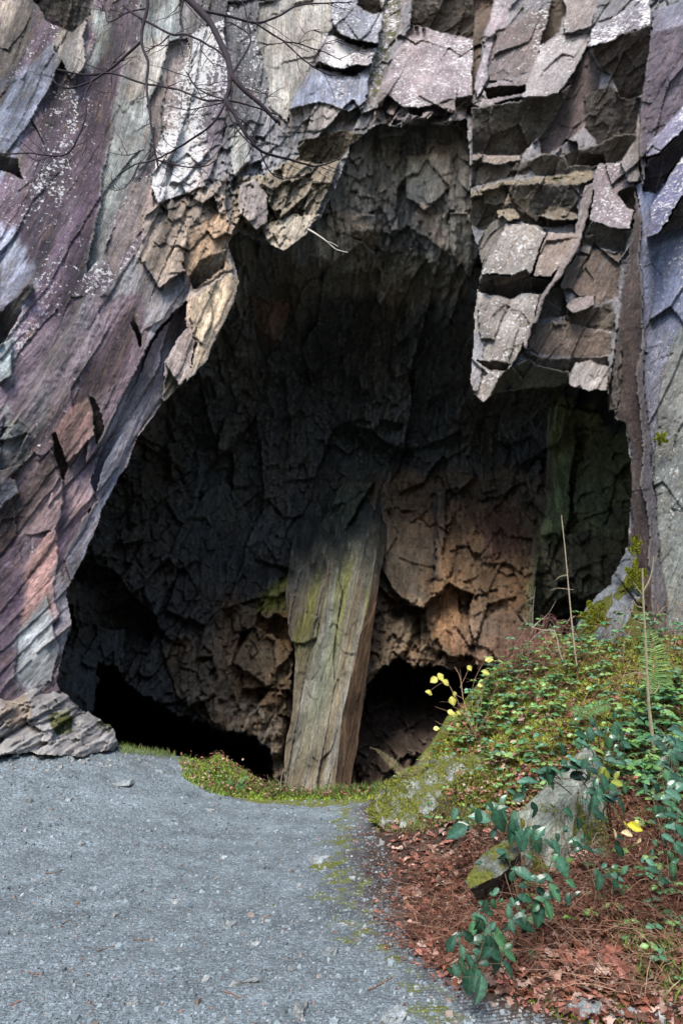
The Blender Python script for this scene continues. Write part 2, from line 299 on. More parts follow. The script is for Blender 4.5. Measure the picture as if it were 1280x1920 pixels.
# traced faces: (outline, offset m (minus = towards us), gx, gy (m per 100 px), colour, lichen, moss, roughness of relief)
FA = [
 # left wall colour bands (offset None keeps the surface)
 ([(-300,-200),(320,-200),(300,420),(120,640),(0,820),(-300,900)],None,0,0,PU,.55,0,.35),
 ([(-300,640),(0,700),(130,560),(270,560),(300,760),(130,1090),(130,1400),(-300,1400)],None,0,0,(.20,.145,.17),.35,0,.8),
 ([(-100,120),(20,150),(110,70),(120,110),(60,230),(0,350),(-100,400)],-.04,0,0,BL,.3,0,.5),
 ([(95,160),(150,165),(125,350),(70,540),(0,650),(-60,720),(-60,560),(30,440),(70,300)],None,0,0,(.055,.038,.055),.75,0,.3),
 ([(190,60),(226,90),(208,250),(188,400),(160,510),(110,620),(125,480),(150,330),(170,200)],None,0,0,(.065,.04,.06),.4,0,.3),
 ([(225,600),(262,580),(240,700),(150,760),(120,800),(160,690)],None,0,0,(.10,.065,.08),.2,0,.3),
 ([(0,960),(40,900),(30,1100),(0,1250),(-60,1250),(-60,960)],None,0,0,(.07,.045,.06),.1,0,.4),
 ([(285,90),(312,60),(318,180),(300,300),(285,260)],None,0,0,(.24,.14,.09),.3,0,.3),
 ([(0,0),(70,0),(50,90),(0,150)],None,0,0,TN,.3,0,.6),
 ([(0,560),(40,600),(70,540),(30,430),(0,420)],None,0,0,BL,.4,0,.5),
 ([(120,0),(175,0),(150,70),(165,130),(140,150),(100,90)],-.1,0,-.2,CR,.3,0,1),
 ([(60,-5),(175,-5),(170,30),(130,60),(90,40)],.25,0,.6,DK,0,0,1),
 ([(0,290),(38,300),(45,335),(0,322)],.18,0,1,DK,0,0,.5),
 ([(0,590),(55,530),(65,545),(10,640),(0,650)],.15,0,.6,DK,0,0,.6),
 ([(170,20),(215,40),(200,90),(190,110),(165,140),(175,80)],None,0,0,GG,.1,0,.3),
 ([(200,-50),(270,-50),(250,70),(222,150),(205,170),(200,90)],None,0,0,DP,.6,0,.4),
 ([(265,-80),(350,-80),(332,70),(300,120),(278,200),(290,240),(280,300),(250,330),(218,400),(200,480),(163,514),(172,460),(190,385),(192,330),(214,230),(215,200),(232,150),(262,60)],-.03,0,0,GG,.05,0,.35),
 ([(240,90),(300,60),(320,110),(270,180),(240,190)],None,0,0,CR,.2,0,.3),
 ([(200,480),(250,345),(285,330),(290,400),(240,470),(215,520)],-.02,0,0,(.27,.2,.18),.2,0,.3),
 ([(310,80),(345,70),(360,120),(355,260),(330,290),(300,290),(305,200)],.05,0,0,(.30,.21,.18),.8,0,.5),
 ([(355,60),(420,40),(430,180),(400,300),(355,260)],-.05,0,0,(.2,.16,.19),1.0,0,.6),
 ([(420,0),(500,0),(500,80),(470,180),(430,200),(425,90)],.1,0,0,GY,.5,0,1),
 ([(480,10),(600,-50),(640,-50),(632,30),(600,90),(575,150),(540,235),(505,200),(490,110)],0,0,-.1,(.38,.35,.31),.15,0,.35),
 ([(425,235),(455,225),(470,300),(440,330),(425,290)],-.1,0,-.2,(.55,.55,.54),.3,0,.5),
 ([(300,260),(350,230),(400,300),(370,400),(310,420),(285,350)],-.15,0,-.2,(.30,.26,.28),1.1,0,1.3),
 ([(270,400),(420,330),(430,420),(380,480),(300,540),(265,480)],-.2,0,-.15,(.34,.29,.26),.3,.0,1.4),
 ([(440,330),(500,330),(610,250),(640,300),(600,390),(560,450),(480,440),(440,420)],-.15,0,.1,(.28,.235,.18),.1,.25,1.7),
 ([(448,345),(480,338),(505,370),(500,415),(480,430),(450,400)],-.35,.1,-.3,(.36,.32,.33),.2,0,.4),
 ([(490,420),(560,400),(600,400),(575,436),(530,472),(500,455)],-.3,0,-.2,CR,.3,0,1.2),
 ([(350,420),(430,400),(445,430),(432,460),(440,510),(360,545),(340,500)],-.12,.1,.1,(.34,.25,.18),.05,0,.8),
 ([(360,545),(425,505),(425,470),(375,490),(350,520)],.15,0,.8,DK,0,0,.7),
 # fins on the left lip
 ([(308,672),(330,600),(352,545),(378,560),(372,640),(352,700),(333,726)],-.3,.3,-.2,(.34,.29,.29),.1,0,.6),
 ([(352,560),(432,515),(450,530),(442,570),(415,622),(385,682),(345,715),(372,650),(358,600)],-.22,.45,-.1,(.43,.36,.28),.05,0,.7),
 ([(372,560),(395,545),(402,600),(384,650),(372,640)],-.32,.2,-.1,(.47,.41,.33),0,0,.4),
 ([(300,765),(318,690),(340,728),(312,770)],.05,.5,0,(.20,.19,.17),0,0,.5),
 ([(250,590),(270,640),(266,655),(247,615)],.2,0,1,DK,0,0,.3),
 # long slab that forms the left lip
 ([(345,565),(352,620),(310,680),(306,760),(262,818),(243,868),(202,940),(166,1030),(135,1105),(122,1050),(150,960),(185,860),(205,780),(250,700),(300,620)],.18,.55,0,(.235,.225,.26),.15,0,.45),
 ([(292,640),(330,590),(300,680),(240,790),(190,880),(165,960),(150,950),(190,850),(230,760)],.22,.3,.1,(.16,.15,.17),.05,0,.5),
 # pink slabs
 ([(100,818),(125,770),(165,745),(185,800),(150,850),(122,872)],-.1,.1,-.1,PK,.15,0,.5),
 ([(160,738),(172,745),(195,800),(185,830),(176,800)],.2,0,.5,DK,0,0,.3),
 ([(98,820),(106,815),(128,872),(120,900),(104,860)],.18,0,.3,(.2,.1,.08),0,0,.4),
 ([(20,900),(60,850),(100,870),(120,900),(112,960),(100,990),(60,1000),(30,1000)],-.04,0,0,(.36,.25,.25),.15,0,.5),
 ([(40,1080),(100,985),(108,1000),(112,1060),(112,1150),(80,1200),(40,1160)],-.1,0,-.05,PK,.05,0,.4),
 ([(130,1105),(112,1060),(104,1100),(112,1200),(125,1230),(136,1172)],-.02,.4,0,(.30,.27,.29),.1,0,.5),
 ([(0,1050),(40,1000),(50,1100),(40,1200),(0,1300),(-60,1300),(-60,1050)],None,0,0,PU,.15,0,.5),
 ([(30,1190),(90,1110),(110,1210),(95,1280),(50,1300),(20,1280)],-.03,0,0,(.33,.34,.34),.1,0,.6),
 ([(125,905),(165,885),(180,940),(140,975),(120,950)],0,.2,0,(.33,.23,.24),.1,0,.8),
 ([(0,760),(50,800),(45,870),(0,880)],.08,0,.2,(.20,.21,.20),.1,.1,1.2),
 ([(0,640),(25,630),(20,700),(0,720)],-.15,.2,0,(.36,.40,.38),.2,.1,.6),
 ([(0,895),(30,900),(35,930),(0,950)],-.1,.1,0,BL,.1,0,.3),
 # ---- ledges top centre
 ([(620,-60),(725,-60),(722,24),(716,82),(672,72),(632,60),(626,30)],-.15,0,-.45,BL,.55,0,.5),
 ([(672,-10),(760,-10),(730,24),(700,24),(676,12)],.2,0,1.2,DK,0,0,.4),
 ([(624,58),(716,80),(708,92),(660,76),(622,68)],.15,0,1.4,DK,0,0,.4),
 ([(606,66),(712,88),(700,112),(690,124),(672,116),(640,128),(598,118)],-.2,0,-.45,(.38,.37,.42),.8,0,.6),
 ([(596,118),(640,128),(672,116),(692,122),(664,138),(616,136),(592,128)],.15,0,1.4,DK,0,0,.4),
 ([(590,128),(664,140),(696,116),(700,150),(682,190),(660,205),(600,192),(545,212),(562,170)],-.15,0,-.4,BL,.6,0,.5),
 ([(545,212),(600,192),(660,205),(680,198),(650,232),(600,245),(545,250)],-.1,0,.2,(.33,.29,.27),.5,.1,1.2),
 ([(560,262),(650,240),(680,250),(640,300),(560,300)],.1,0,.9,(.12,.10,.075),0,.3,1.2),
 ([(700,-50),(770,-50),(745,60),(715,160),(690,200),(684,180),(706,110),(722,30)],.12,-.1,-.1,(.24,.23,.24),.6,.42,1),
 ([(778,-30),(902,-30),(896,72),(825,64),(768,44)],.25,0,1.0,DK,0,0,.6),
 ([(768,46),(825,63),(895,72),(890,120),(882,178),(840,183),(790,202),(760,198),(738,184),(712,165)],-.1,0,-.45,(.34,.285,.315),.62,0,.4),
 ([(712,165),(738,184),(760,198),(790,202),(840,183),(882,178),(880,212),(830,232),(790,222),(745,236),(692,240),(700,200)],-.1,0,.15,(.30,.25,.25),.35,0,1.8),
 ([(890,-20),(935,-20),(905,80),(896,150),(884,180),(888,90)],.3,0,0,(.14,.10,.08),.1,.25,.8),
 ([(930,-20),(975,-20),(945,60),(915,150),(890,182),(888,165),(906,100)],-.15,.2,-.1,(.38,.33,.37),.55,0,.4),
 # right upper blocks
 ([(932,58),(975,35),(1040,8),(1028,60),(1000,130),(960,150),(920,150),(915,120)],-.05,.0,-.1,(.19,.155,.16),.45,0,.4),
 ([(1040,-30),(1052,-30),(1064,20),(1050,62),(1016,82),(1028,40)],.3,0,.6,DK,0,0,.3),
 ([(1052,-30),(1115,-30),(1110,55),(1060,70),(1064,20)],-.05,0,-.3,(.30,.27,.28),.5,0,.4),
 ([(1014,84),(1060,66),(1106,66),(1106,88),(1082,140),(1050,170),(985,184),(976,182),(1002,132)],-.25,0,-.4,(.38,.36,.38),.45,0,.35),
 ([(918,155),(960,145),(1000,135),(975,184),(885,200),(884,190)],-.1,0,-.2,(.33,.29,.31),.4,0,1.2),
 ([(905,165),(950,160),(990,160),(985,175),(910,182)],.15,0,1.2,DK,0,0,.6),
 ([(1106,92),(1112,60),(1160,30),(1215,-20),(1222,45),(1180,62),(1130,90)],-.35,0,-.35,(.30,.28,.34),.85,0,.4),
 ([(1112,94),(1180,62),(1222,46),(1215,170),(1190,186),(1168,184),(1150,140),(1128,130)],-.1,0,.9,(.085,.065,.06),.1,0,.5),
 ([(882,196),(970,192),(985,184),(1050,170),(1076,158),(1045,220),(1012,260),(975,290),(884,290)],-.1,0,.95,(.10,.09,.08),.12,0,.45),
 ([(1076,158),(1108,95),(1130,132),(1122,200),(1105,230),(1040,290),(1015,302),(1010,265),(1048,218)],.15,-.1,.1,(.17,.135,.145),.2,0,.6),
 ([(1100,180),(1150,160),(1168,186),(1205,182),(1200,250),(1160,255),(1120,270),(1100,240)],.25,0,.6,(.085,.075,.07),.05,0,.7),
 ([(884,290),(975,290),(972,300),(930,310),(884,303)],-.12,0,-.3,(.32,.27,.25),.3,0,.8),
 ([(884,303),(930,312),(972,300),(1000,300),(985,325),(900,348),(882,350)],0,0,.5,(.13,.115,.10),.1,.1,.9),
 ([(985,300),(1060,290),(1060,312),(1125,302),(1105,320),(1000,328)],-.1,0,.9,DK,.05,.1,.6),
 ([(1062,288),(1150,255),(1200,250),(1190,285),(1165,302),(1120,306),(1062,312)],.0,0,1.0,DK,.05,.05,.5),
 ([(880,360),(930,345),(1000,332),(1110,316),(1120,330),(1085,345),(990,342),(920,358),(882,374)],-.25,0,-.5,(.30,.25,.18),.15,.35,1.5),
 ([(880,372),(920,358),(990,342),(1086,344),(1080,420),(1000,415),(950,405),(930,425),(900,432),(880,420)],.0,0,.75,(.13,.11,.085),.1,.28,1.6),
 ([(1000,352),(1050,340),(1080,350),(1075,385),(1030,385),(1000,375)],-.12,0,.8,(.10,.09,.08),.05,.05,.6),
 ([(930,392),(962,386),(975,404),(935,412)],-.2,.1,-.3,(.30,.26,.20),.2,.2,1.2),
 ([(1010,396),(1048,388),(1080,402),(1082,414),(1040,408)],-.15,0,-.3,(.28,.24,.19),.2,.15,1.2),
 ([(900,360),(940,352),(960,375),(925,385),(905,380)],-.12,.2,.1,(.26,.22,.17),.2,.3,1.4),
 # hanging block
 ([(896,470),(915,420),(940,402),(958,412),(930,455),(912,500),(903,515)],-.0,-.3,.1,(.25,.23,.21),.15,.1,.7),
 ([(950,412),(1000,416),(1022,430),(992,515),(978,505),(958,512),(908,514),(925,480),(938,440)],-.3,.0,-.25,(.36,.33,.31),.5,0,.35),
 ([(1026,428),(1078,436),(1060,475),(1032,520),(996,518),(1010,470)],-.27,.0,-.25,(.37,.31,.28),.4,0,.4),
 ([(908,516),(958,513),(984,502),(996,520),(1030,524),(1022,552),(985,552),(958,560),(900,542),(896,530)],-.1,0,1.15,(.10,.088,.075),.1,0,.5),
 ([(894,540),(958,562),(985,553),(1020,556),(1005,590),(988,640),(960,690),(930,738),(906,757),(889,741),(879,712),(886,660),(888,600)],-.28,0,-.12,(.40,.37,.35),.45,0,.7),
 ([(890,620),(915,640),(905,700),(900,735),(884,730),(880,712)],-.38,.1,-.1,(.42,.41,.45),.3,0,.4),
 ([(898,676),(960,686),(952,698),(925,696)],-.2,0,.8,(.2,.18,.16),.1,0,.5),
 ([(895,560),(960,562),(930,640),(905,640)],-.36,.25,-.1,(.34,.31,.29),.4,0,.4),
 # thin blade
 ([(1100,345),(1122,335),(1116,360),(1076,470),(1040,535),(1008,600),(984,664),(983,645),(1015,570),(1045,500),(1070,450)],-.5,.35,-.05,(.36,.30,.29),.3,0,.4),
 ([(1118,306),(1165,300),(1190,340),(1182,400),(1176,434),(1140,430),(1102,412),(1118,360)],-.18,0,-.2,(.31,.26,.29),.5,0,.35),
 ([(1190,345),(1188,400),(1172,388),(1160,360),(1172,350)],.1,0,.6,DK,0,0,.3),
 ([(1104,414),(1140,430),(1176,436),(1170,472),(1130,462),(1085,455)],-.08,0,1.0,(.09,.08,.07),.05,0,.5),
 ([(1078,475),(1100,478),(1094,510),(1072,540),(1046,545),(1056,505)],-.1,.5,.2,(.15,.13,.115),.1,.05,.6),
 ([(1096,462),(1168,472),(1160,560),(1130,575),(1090,560),(1070,540),(1094,512)],0,0,.0,(.19,.145,.125),.15,.02,.7),
 ([(1072,565),(1120,555),(1120,575),(1080,590),(1062,578)],-.2,0,-.5,(.34,.29,.29),.3,0,.6),
 ([(1048,535),(1064,570),(1062,592),(1008,602),(1030,555)],.12,.3,.6,(.11,.10,.085),.05,0,.6),
 ([(1060,592),(1150,570),(1155,620),(1130,616),(1070,610)],.0,0,.5,(.14,.12,.10),.1,.1,1.3),
 ([(1000,610),(1058,600),(1148,622),(1146,664),(1090,670),(1030,668),(990,660)],-.05,0,.15,(.20,.155,.13),.15,0,.7),
 ([(985,665),(1050,672),(1140,668),(1140,690),(1060,700),(990,690)],.05,0,.9,(.12,.105,.095),.1,.1,.9),
 ([(1074,682),(1105,675),(1142,684),(1137,736),(1090,733),(1062,722)],-.25,.1,-.1,(.37,.345,.34),.2,.15,.8),
 ([(960,692),(990,678),(1062,698),(1062,724),(985,732),(925,738),(938,715)],.1,0,1.6,(.14,.14,.125),.05,.1,.9),
 # lichened wall at the right
 ([(1190,340),(1240,330),(1300,440),(1300,820),(1290,1100),(1240,1100),(1222,900),(1205,640),(1196,430)],-.05,-.15,0,(.31,.33,.42),.55,0,.5),
 ([(1228,800),(1300,780),(1500,780),(1500,1400),(1256,1400),(1240,1080),(1225,900)],-.15,-.15,0,(.24,.26,.23),.6,.12,.6),
 ([(1240,700),(1262,640),(1300,560),(1300,800),(1260,820),(1234,800)],-.1,0,0,(.25,.27,.25),.45,.18,.8),
 ([(1222,60),(1260,30),(1300,20),(1300,190),(1250,230),(1215,280),(1203,356),(1200,250),(1212,160)],-.35,0,.1,(.15,.12,.145),.3,0,.5),
 ([(1280,0),(1300,0),(1300,40),(1225,60),(1225,20)],-.2,0,-.2,(.28,.26,.30),.5,0,.5),
 ([(1292,176),(1250,228),(1216,270),(1214,292),(1240,285),(1300,220)],-.55,-.2,-.4,(.27,.25,.33),.9,0,.3),
 ([(1300,222),(1240,287),(1214,294),(1203,354),(1228,362),(1258,318),(1300,275)],-.3,0,.9,(.085,.065,.07),.05,0,.4),
 ([(1300,270),(1262,318),(1232,365),(1218,388),(1210,450),(1232,438),(1262,385),(1300,340)],-.6,-.2,-.35,(.18,.165,.235),.85,0,.3),
 ([(1212,452),(1234,438),(1264,386),(1300,342),(1300,425),(1255,430),(1235,440)],-.35,0,.9,(.085,.065,.065),.05,0,.4),
 ([(1165,300),(1188,265),(1205,190),(1200,260),(1196,335),(1178,338)],-.1,.3,-.2,(.33,.31,.32),.4,0,.4),
 # reddish upright plank
 ([(1188,352),(1197,420),(1203,560),(1208,700),(1222,900),(1242,1060),(1252,1320),(1225,1320),(1192,1110),(1178,1020),(1181,960),(1187,900),(1182,850),(1174,795),(1146,772),(1138,768),(1146,700),(1162,580),(1178,480)],-.25,-.9,0,(.105,.078,.075),.08,.05,.15),
 ([(1150,690),(1165,650),(1168,700),(1160,770),(1146,770)],-.05,-.2,.2,(.12,.11,.11),.1,.1,.8),
 ([(1203,560),(1208,700),(1222,900),(1242,1060),(1252,1320),(1238,1320),(1222,1060),(1205,900),(1198,700)],-.5,.5,0,(.14,.125,.13),.2,.05,.12),
]
gx = np.concatenate([np.arange(-700,-270,14), np.arange(-270,-20,3.5), np.arange(-20,1300,2.0), np.arange(1300,1560,3.5), np.arange(1560,1990,14)])
gy = np.concatenate([np.arange(-500,-150,14), np.arange(-150,-20,3.5), np.arange(-20,1440,2.0), np.arange(1440,1720,14)])
PX, PY = np.meshgrid(gx, gy)
Y0 = bt(gx[::1][None, :]*np.ones((len(gy), 1)), gy[:, None]*np.ones((1, len(gx))))
W0 = P(PX, PY, Y0); X0, Z0 = W0[..., 0], W0[..., 2]
wpx = PX + 9*fbm(PX/70, PY/70, 3, 2) + 2*fbm(PX/9, PY/9, 5, 2); wpy = PY + 9*fbm(PX/60, PY/70, 4, 2) + 2.5*fbm(PX/9, PY/9, 6, 2)
Y = Y0.copy(); col = np.ones(PX.shape+(3,))*np.array(GY); lich = np.full(PX.shape, .35); moss = np.zeros(PX.shape); rel = np.ones(PX.shape)
_r = PX*math.sin(R(66)) + PY*math.cos(R(66)); cn = fbm(_r/9, (PY*math.sin(R(66))-PX*math.cos(R(66)))/90, 7, 3)
for poly, a, fgx, fgy, c, li, mo, rl in FA:
    _c = np.mean(poly, 0)
    if 280 < _c[0] < 650 and 250 < _c[1] < 780: c = tuple(np.array(c)*(1.0, .93, .82))
    elif _c[0] > 650: c = tuple(np.array(c)*((.9, .85, .78) if _c[0] < 1195 else (.85, .85, .9)))
    if _c[0] > 650 and a is not None: a, fgx, fgy = a*(1.0 if fgy > .35 else 1.2), fgx*1.3, fgy*(.8 if fgy > .35 else 1.2)
    if _c[0] > 1190: li *= .7
    if _c[0] < 640: li *= .85
    if _c[0] > 650 and a is not None and fgy > .35: c = tuple(np.array(c)*1.1)
    p = np.array(poly, float); lo = p.min(0)-14; hi = p.max(0)+14
    i0, i1 = np.searchsorted(gy, [lo[1], hi[1]]); j0, j1 = np.searchsorted(gx, [lo[0], hi[0]])
    s = (slice(i0, i1), slice(j0, j1)); m = inpoly(wpx[s], wpy[s], p)
    if not m.any(): continue
    cx, cy = p.mean(0)
    if a is not None:
        d = bt(np.array([cx]), np.array([cy]))[0] + (Y0[s]-bt(np.array([cx]), np.array([cy]))[0])*.6 + a + fgx*(PX[s]-cx)/100 + fgy*(PY[s]-cy)/100
        Y[s] = np.where(m, d, Y[s])
    sw = (9 if cx < 430 else 3.5)
    sd = sdist(wpx[s]+(18 if cx < 430 else 4)*cn[s]*.5, wpy[s]-(18 if cx < 430 else 4)*cn[s], p)
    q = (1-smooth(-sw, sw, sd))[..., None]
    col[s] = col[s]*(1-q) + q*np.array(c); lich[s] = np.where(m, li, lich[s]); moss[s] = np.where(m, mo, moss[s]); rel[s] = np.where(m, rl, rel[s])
# broken relief
left = 1-smooth(380, 640, PX)
crumb = np.exp(-(((PX-450)/150)**2+((PY-370)/110)**2))+np.exp(-(((PX-800)/110)**2+((PY-220)/30)**2))
a1 = R(90); XL = X0 - (.50*Z0 - .0165*Z0*Z0)
d = left*(facets(XL, Z0, a1, .62, 5.5, .20, .16, 11, .02) + .6*facets(XL, Z0, R(86), .26, 2.4, .12, .30, 12, .03) + .35*facets(XL, Z0, R(92), .09, 1.0, .06, .35, 13, .03))
d = d + (1-left)*(facets(X0, Z0, R(68), .6, 1.8, .20, .28, 21, .05) + .45*facets(X0, Z0, R(58), .24, .7, .12, .4, 22, .08) + .25*facets(X0, Z0, R(70), .10, .17, .05, .35, 23, .15))
d = d + crumb*(facets(X0, Z0, R(72), .26, .62, .32, .6, 31, .2) + .5*facets(X0, Z0, R(65), .08, .2, .16, .4, 32, .3))
low = smooth(700, 900, PY)*left
d = d + low*.9*facets(XL, Z0, R(90), .30, 2.2, .2, .35, 41, .06)
nz = .05*fbm(X0*1.5, Z0*1.5, 51, 5) + .012*fbm(X0*14, Z0*14, 52, 3)
r_ang = XL
stri = .012*fbm(r_ang*16, Z0*1.2, 61, 3)
Y = Y - d*rel*.85 - nz - stri*(.5+.5*left)
Y = Y - smooth(0, 1, 0)*0
W = P(PX, PY, Y)
tone = 1 + .22*fbm(X0*1.1+3, Z0*1.1, 71, 4) + .18*(cells(Z0/1.1, r_ang/.28, 72)[0][0]-.5)
hue = fbm(X0*.9, Z0*.5, 73, 4)
_al = Z0
stk = fbm(r_ang*3.2, _al*.22, 75, 5); stk2 = fbm(r_ang*1.1, _al*.12, 76, 3)
tone = tone*(1+left*np.clip(1.7*stk+1.1*stk2, -.72, 1.1))
cc = col*tone[..., None]*(1-.16*left[..., None]); pm = (left*.25*smooth(.1, .5, fbm(r_ang*2, _al*.15, 77, 4))*smooth(.07, .15, col.mean(-1)))[..., None]; cc = cc*(1-pm)+pm*np.array((.40,.38,.38)); cc[..., 0] *= 1+.10*hue; cc[..., 2] *= 1-.10*hue
lich = np.clip(lich*(.75+.9*fbm(r_ang*1.8, Z0*.35, 74, 4)+.25), 0, 1.2)
holes = inpoly(PX + 3*fbm(PX/16, PY/16, 81, 3), PY + 5*fbm(PX/12, PY/16, 82, 3), OPEN)
ny, nx = PX.shape; idx = np.arange(ny*nx).reshape(ny, nx)
quad = np.stack([idx[:-1, :-1], idx[1:, :-1], idx[1:, 1:], idx[:-1, 1:]], -1)
keep = ~(holes[:-1, :-1] | holes[1:, :-1] | holes[1:, 1:] | holes[:-1, 1:])
V = W.reshape(-1, 3).copy(); cols = cc.reshape(-1, 3); aux = np.stack([lich, moss, rel], -1).reshape(-1, 3); flow = np.stack([XL, Y, Z0], -1).reshape(-1, 3)
# rim: the broken edge of the face has thickness
kp = np.pad(keep, 1, constant_values=True)
rimF = []; 
def edges(mask_here, mask_next, va, vb):
    s = mask_here & ~mask_next
    return np.stack([va[s], vb[s]], -1)
E = np.concatenate([
 edges(keep, kp[1:-1, 2:], quad[..., 3], quad[..., 2]), edges(keep, kp[1:-1, :-2], quad[..., 1], quad[..., 0]),
 edges(keep, kp[2:, 1:-1], quad[..., 2], quad[..., 1]), edges(keep, kp[:-2, 1:-1], quad[..., 0], quad[..., 3])])
uv_, inv = np.unique(E, return_inverse=True); inv = inv.reshape(E.shape)
src = V[uv_]; cam0 = np.array([0, 0, CAM_Z]); dirs = (src-cam0)
rim = cam0 + dirs*1.10; n0 = len(V)
rimq = np.stack([E[:, 0], E[:, 1], n0+inv[:, 1], n0+inv[:, 0]], -1)
V = np.vstack([V, rim]); cols = np.vstack([cols, cols[uv_]*.8]); aux = np.vstack([aux, aux[uv_]*0]); flow = np.vstack([flow, flow[uv_]])
qf = quad[keep]; side = PX.reshape(-1)[qf[:, 0]]; sx = 676 + 0*side
def sub(name, fsel, mat, label, fl=None):
    u, iv = np.unique(fsel, return_inverse=True); at = {'Col': cols[u], 'Aux': aux[u]}
    if fl is not None: at['Flow'] = fl[u]
    return tag(mk(name, V[u], iv.reshape(fsel.shape), mat, None, at), label, kind='structure')
pxv = np.concatenate([PX.reshape(-1), PX.reshape(-1)[uv_]])
allq = np.vstack([qf, rimq]); xs_ = pxv[allq[:, 0]]
sub('cliff', allq[xs_ < 684], M_left, 'smooth purple and grey streaked slate wall left of the cave mouth', flow)
sub('cliff', allq[xs_ >= 684], M_right, 'blocky overhanging slate wall right of the cave mouth')

# ------------------------------------------------------------------ inside of the cave
bp = [(760,235,11.7),(690,250,11.8),(870,230,11.7),(640,330,12.0),(760,380,12.3),(870,420,12.2),(600,420,12.1),(540,480,12.3),(450,460,12.2),(760,480,13.2),(870,520,13.0),(600,560,14.3),(460,560,13.4),(760,600,15.3),(880,650,15.2),(600,700,17.5),(760,750,18),(400,760,16.5),(300,850,16.5),(250,1000,16.8),
      (900,900,18.5),(1100,800,17.5),(1170,850,15.8),(1170,1000,15.2),(1100,1100,16.6),(600,1100,18),(300,1200,17),(130,1200,15.5),(140,1400,15),(480,1350,16.6),(800,1200,17.3),(1000,1200,17.2),(800,1450,18.4),(1240,1300,15),(20,1400,13),(20,900,13.5),(150,600,12.3),(400,300,11.9),(950,300,11.6),(1050,600,13.5),(1240,700,13),(760,120,11.6),(500,1720,17),(1000,1720,17)]
bb = TPS([p[:2] for p in bp], [p[2] for p in bp], 2e-3)
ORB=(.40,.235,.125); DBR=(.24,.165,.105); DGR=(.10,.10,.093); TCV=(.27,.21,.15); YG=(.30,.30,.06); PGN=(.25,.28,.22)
CA = [
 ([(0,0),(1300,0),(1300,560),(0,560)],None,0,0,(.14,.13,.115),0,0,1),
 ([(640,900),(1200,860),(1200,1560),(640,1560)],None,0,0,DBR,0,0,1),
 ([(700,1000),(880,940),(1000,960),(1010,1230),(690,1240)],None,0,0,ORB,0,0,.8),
 ([(890,960),(975,960),(980,1030),(900,1040)],-.1,0,0,(.34,.17,.11),0,0,.5),
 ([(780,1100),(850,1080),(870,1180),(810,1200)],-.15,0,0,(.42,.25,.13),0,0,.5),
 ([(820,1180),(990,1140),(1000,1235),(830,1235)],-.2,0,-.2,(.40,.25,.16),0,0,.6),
 ([(820,920),(835,920),(828,1090),(816,1090)],-.35,0,0,(.15,.14,.13),0,0,.5),
 ([(770,1110),(812,1105),(806,1180),(780,1185),(775,1140)],-.3,.2,0,(.20,.17,.14),0,0,.7),
 ([(690,1150),(800,1130),(800,1200),(850,1240),(770,1225),(690,1270)],-.3,0,-.2,(.42,.31,.20),0,0,1.6),
 ([(400,1080),(560,1150),(540,1250),(535,1400),(480,1380),(400,1370),(330,1300),(300,1200)],-.3,.1,-.1,(.27,.185,.11),0,0,1.3),
 ([(430,1190),(540,1160),(530,1320),(450,1330),(420,1260)],-.4,.1,-.1,(.46,.28,.13),0,0,1.4),
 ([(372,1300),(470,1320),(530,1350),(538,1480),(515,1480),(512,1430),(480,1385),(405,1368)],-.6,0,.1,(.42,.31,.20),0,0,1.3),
 ([(100,700),(460,560),(480,760),(470,1000),(400,1200),(200,1280),(100,1300)],None,0,0,(.14,.128,.11),0,0,1.2),
 ([(150,1170),(230,1180),(230,1260),(170,1340),(120,1290)],-.2,0,0,(.13,.13,.12),0,0,.6),
 ([(640,330),(690,245),(740,240),(880,225),(878,300),(870,390),(760,380),(660,380)],None,0,0,(.20,.175,.14),0,0,1),
 ([(760,290),(845,290),(840,350),(800,390),(760,370)],-.12,0,0,(.36,.30,.23),0,0,.6),
 ([(770,395),(850,400),(885,500),(840,480),(800,450),(770,430)],-.1,0,.2,(.38,.27,.19),0,0,.7),
 ([(845,400),(885,400),(898,470),(885,520),(862,505),(845,470)],-.2,-.2,.3,(.36,.30,.22),0,.12,.8),
 ([(600,430),(640,400),(705,400),(700,440),(650,480),(600,500)],-.1,0,.3,(.38,.30,.22),0,0,.7),
 ([(450,440),(490,450),(480,520),(450,600),(440,560)],-.1,.3,.2,(.26,.22,.17),0,0,.8),
 ([(640,470),(870,480),(880,560),(620,560),(560,520)],None,0,0,(.22,.19,.14),0,0,1),
 ([(480,560),(540,570),(530,640),(480,620)],-.1,0,.2,(.30,.17,.12),0,0,.8),
 ([(1030,760),(1132,780),(1120,900),(1070,1060),(1010,1160),(990,1200),(1000,1080),(1020,950)],-1.1,.9,-.1,(.42,.46,.20),0,.0,.2),
 ([(1080,800),(1190,800),(1190,1000),(1110,1060),(1060,1000)],-.1,-.2,0,(.30,.29,.14),0,.05,.8),
 ([(480,1140),(530,1080),(600,1040),(590,1140),(560,1180),(530,1150)],-.2,.1,-.1,YG,0,.2,.7),
 ([(575,1030),(640,900),(700,900),(640,1010),(600,1080),(560,1100)],-.9,0,-.2,(.10,.13,.10),0,.05,.6),
 ([(484,1150),(505,1105),(526,1100),(522,1150),(498,1162)],-1.1,.1,-.2,YG,0,.3,.4),([(522,1095),(552,1075),(548,1160),(522,1155)],-1.3,.1,-.2,YG,0,.3,.4),([(300,1000),(420,900),(520,1050),(480,1140),(380,1120)],-.3,.3,.3,(.11,.105,.09),0,0,.5),([(560,1220),(470,1170),(440,1240),(500,1290),(545,1290)],-.9,.1,.2,(.42,.27,.14),0,0,1),([(1010,1000),(1190,1010),(1190,1090),(1100,1130),(1000,1180)],-.3,0,.3,(.20,.18,.10),0,.05,.8),([(720,960),(820,1000),(800,1110),(740,1130),(705,1100)],-.25,.1,-.2,(.28,.20,.13),0,0,.4),
]
